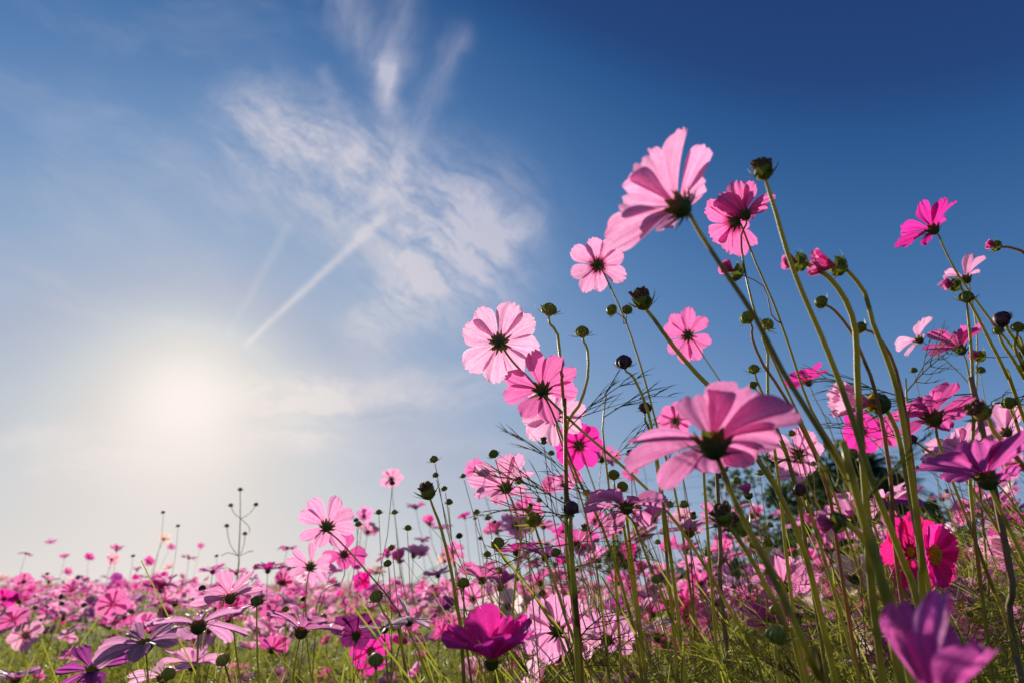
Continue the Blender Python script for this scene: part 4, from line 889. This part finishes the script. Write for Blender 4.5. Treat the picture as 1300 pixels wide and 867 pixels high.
# ------------------------------------------------------------------ trees and cables far behind, right
def gp(x, d): q = P(x, 742, d); return Vector((q.x, q.y, 0))
def zof(y, d): return CAM.z + (P(650, y, d)-CAM).z
def palm(x, ytop, d, rc, label, seed, droop=1.0):
    rng = random.Random(seed); b = gp(x, d); root = empty('palm_tree', b); tag(root, label, 'palm tree', 'palm trees beyond the field')
    H = zof(ytop, d)-rc*.55; lx = rng.uniform(-.3, .3)
    q, rr = spline([Vector((0, 0, 0)), Vector((lx*.4, 0, H*.5)), Vector((lx, 0, H))], [.28, .2, .17], .4); mb = MB(); tube(mb, q, rr, 10); mb.build('trunk', M['bark'], root)
    cm = MB(); c = Vector((lx, 0, H))
    for k in range(58):
        az = k*2.4; el = 1.25-1.9*(k/58)*droop+rng.uniform(-.15, .15); L = rc*rng.uniform(.8, 1.1)
        d0 = Vector((math.cos(az)*math.cos(el), math.sin(az)*math.cos(el), math.sin(el))); side = d0.cross(Vector((0, 0, 1))).normalized()
        pts = [c+d0*L*t+Vector((0, 0, -L*.45*t*t)) for t in (0, .25, .5, .75, 1)]
        tube(cm, pts, [.03, .025, .02, .012, .004], 4, False)
        for j in range(15):
            t = .18+.8*j/14; p = c+d0*L*t+Vector((0, 0, -L*.45*t*t)); tg = (d0+Vector((0, 0, -.9*t))).normalized()
            for s_ in (-1, 1):
                l = L*.34*(1-.5*t)*rng.uniform(.8, 1.1); e = p+(side*s_*.75+tg*.7+Vector((0, 0, -.35))).normalized()*l; wv = tg*.035
                cm.add([p-wv, p+wv, e], [(0, 1, 2)])
    cm.build('crown', M['crown'], root)
def leaf_crown(cm, c, r, n, rng, size, ell=(1, 1, 1), cone=False):
    """leaf clumps round a branching centre: uneven lobes, gaps between"""
    lobes = [(Vector((rng.gauss(0, .5)*ell[0]*r, rng.gauss(0, .5)*ell[1]*r, rng.gauss(0, .45)*ell[2]*r)), rng.uniform(.25, .5)*r) for _ in range(16)]
    for i in range(n):
        if cone:
            t = rng.random()**.8; a = rng.uniform(0, 6.28); rr = r*(1-t)**.85*ell[0]*(1-.35*rng.random()**2)+.03; p = c+Vector((math.cos(a)*rr, math.sin(a)*rr, t*ell[2]*r)); nrm = Vector((math.cos(a), math.sin(a), .8))
        else:
            o_, lr = rng.choice(lobes); v = Vector((rng.gauss(0, 1), rng.gauss(0, 1), rng.gauss(0, 1))).normalized(); p = c+o_+v*lr*rng.random()**.35; nrm = v
        d_ = (nrm+Vector((rng.gauss(0, .6), rng.gauss(0, .6), rng.gauss(0, .6)))).normalized(); e = d_.cross(Vector((rng.gauss(0, 1), rng.gauss(0, 1), rng.gauss(0, 1)))).normalized(); s = size*rng.uniform(.6, 1.4)
        cm.add([p-e*s*.4, p+d_*s*.6-e*s*.1, p+e*s*.4, p-d_*s*.5], [(0, 1, 2, 3)])
def tree(x, ytop, d, r, label, seed, n=1800, size=.22, ell=(1, 1, .8), cone=False, name='broadleaf_tree', group=None, cat='tree'):
    rng = random.Random(seed); b = gp(x, d); root = empty(name, b); tag(root, label, cat, group)
    top = zof(ytop, d); mb = MB()
    hc = top-r*ell[2]*.9 if not cone else top
    q, rr = spline([Vector((0, 0, -.1)), Vector((.05*r, 0, hc*.5)), Vector((0, 0, max(hc, .3)))], [.07*r+.05, .05*r+.03, .02*r+.01], .5); tube(mb, q, rr, 8)
    if not cone:
        for k in range(7):
            a = k*2.4; p0 = Vector((0, 0, hc*rng.uniform(.5, .9))); tube(mb, [p0, p0+Vector((math.cos(a)*r*.35, math.sin(a)*r*.35, r*.3)), p0+Vector((math.cos(a)*r*.7, math.sin(a)*r*.7, r*.45))], [.03*r, .02*r, .008*r], 5, False)
    mb.build('trunk', M['bark'], root); cm = MB()
    if cone: leaf_crown(cm, Vector((0, 0, .25*top)), r, n, rng, size, (ell[0], 1, .75*top/r), True)
    else: leaf_crown(cm, Vector((0, 0, hc)), r, n, rng, size, ell)
    cm.build('crown', M['crown'], root)
palm(1128, 555, 22, 1.6, 'tall fan palm with dark shaggy crown beyond the right hand stems', 1)
palm(1146, 588, 26, 1.7, 'lower palm just right of the tall fan palm', 2)
palm(1192, 628, 30, 1.2, 'small palm left of the pointed cypress', 3)
tree(1010, 560, 26, 2.6, 'loose grey green pine left of the palms', 4, 2600, .2, (1, 1, .9), name='pine_tree')
tree(1066, 590, 24, 2.0, 'dark rounded tree left of the tall fan palm', 5, 2600, .2)
tree(1083, 655, 16, 1.5, 'black green bushy tree low under the palms', 6, 2200, .16)
tree(1150, 645, 28, 2.2, 'wide dark tree under the small palm', 7, 2200, .2, (1.5, 1, .5))
tree(1206, 622, 34, .75, 'narrow pointed cypress beyond the right hand stems', 8, 1600, .16, cone=True, name='cypress_tree')
tree(783, 676, 30, 1.1, 'round dark shrub tree behind the drooping orchid bloom', 9, 1400, .14)
tree(1275, 668, 30, 1.6, 'round dark tree near the right edge of the field', 10, 1800, .18)
for i, (x, y, d, r, e) in enumerate(((880, 712, 48, 2.2, 1.6), (930, 700, 46, 2.4, 1.5), (985, 694, 44, 2.6, 1.4), (1040, 690, 42, 2.6, 1.4), (1240, 700, 40, 2.4, 1.6), (835, 722, 55, 1.8, 1.8))):
    tree(x, y, d, r, ('far hedge tree farthest but one left in the low treeline', 'low far tree second in the treeline behind the leaning withered head', 'far tree of the low treeline left of the pine', 'far tree of the low treeline between pine and palms', 'far tree of the low treeline right of the cypress', 'leftmost and lowest far tree of the treeline')[i], 20+i, 1600, .24, (e, 1, .6), group='far trees along the horizon')
for i, (ya, yb) in enumerate(((527, 558), (541, 572), (560, 592))):
    a, b_ = P(2100, ya-330+i*10, 34), P(700, yb+130-i*20, 62); pts = []
    a, b_ = P(1500, ya-10, 30), P(640, yb+55, 75)
    for k in range(21):
        t_ = k/20; p = a.lerp(b_, t_); p.z -= 1.2*math.sin(PI*t_)*.9; pts.append(p)
    mb = MB(); tube(mb, pts, [.011]*21, 5); o = mb.build('overhead_cable', M['wire'])
    tag(o, ('highest thin cable crossing the sky above the palms', 'middle thin cable crossing the sky above the palms', 'lowest thin cable crossing the sky above the palms')[i], 'cable', 'cables strung above the palms')
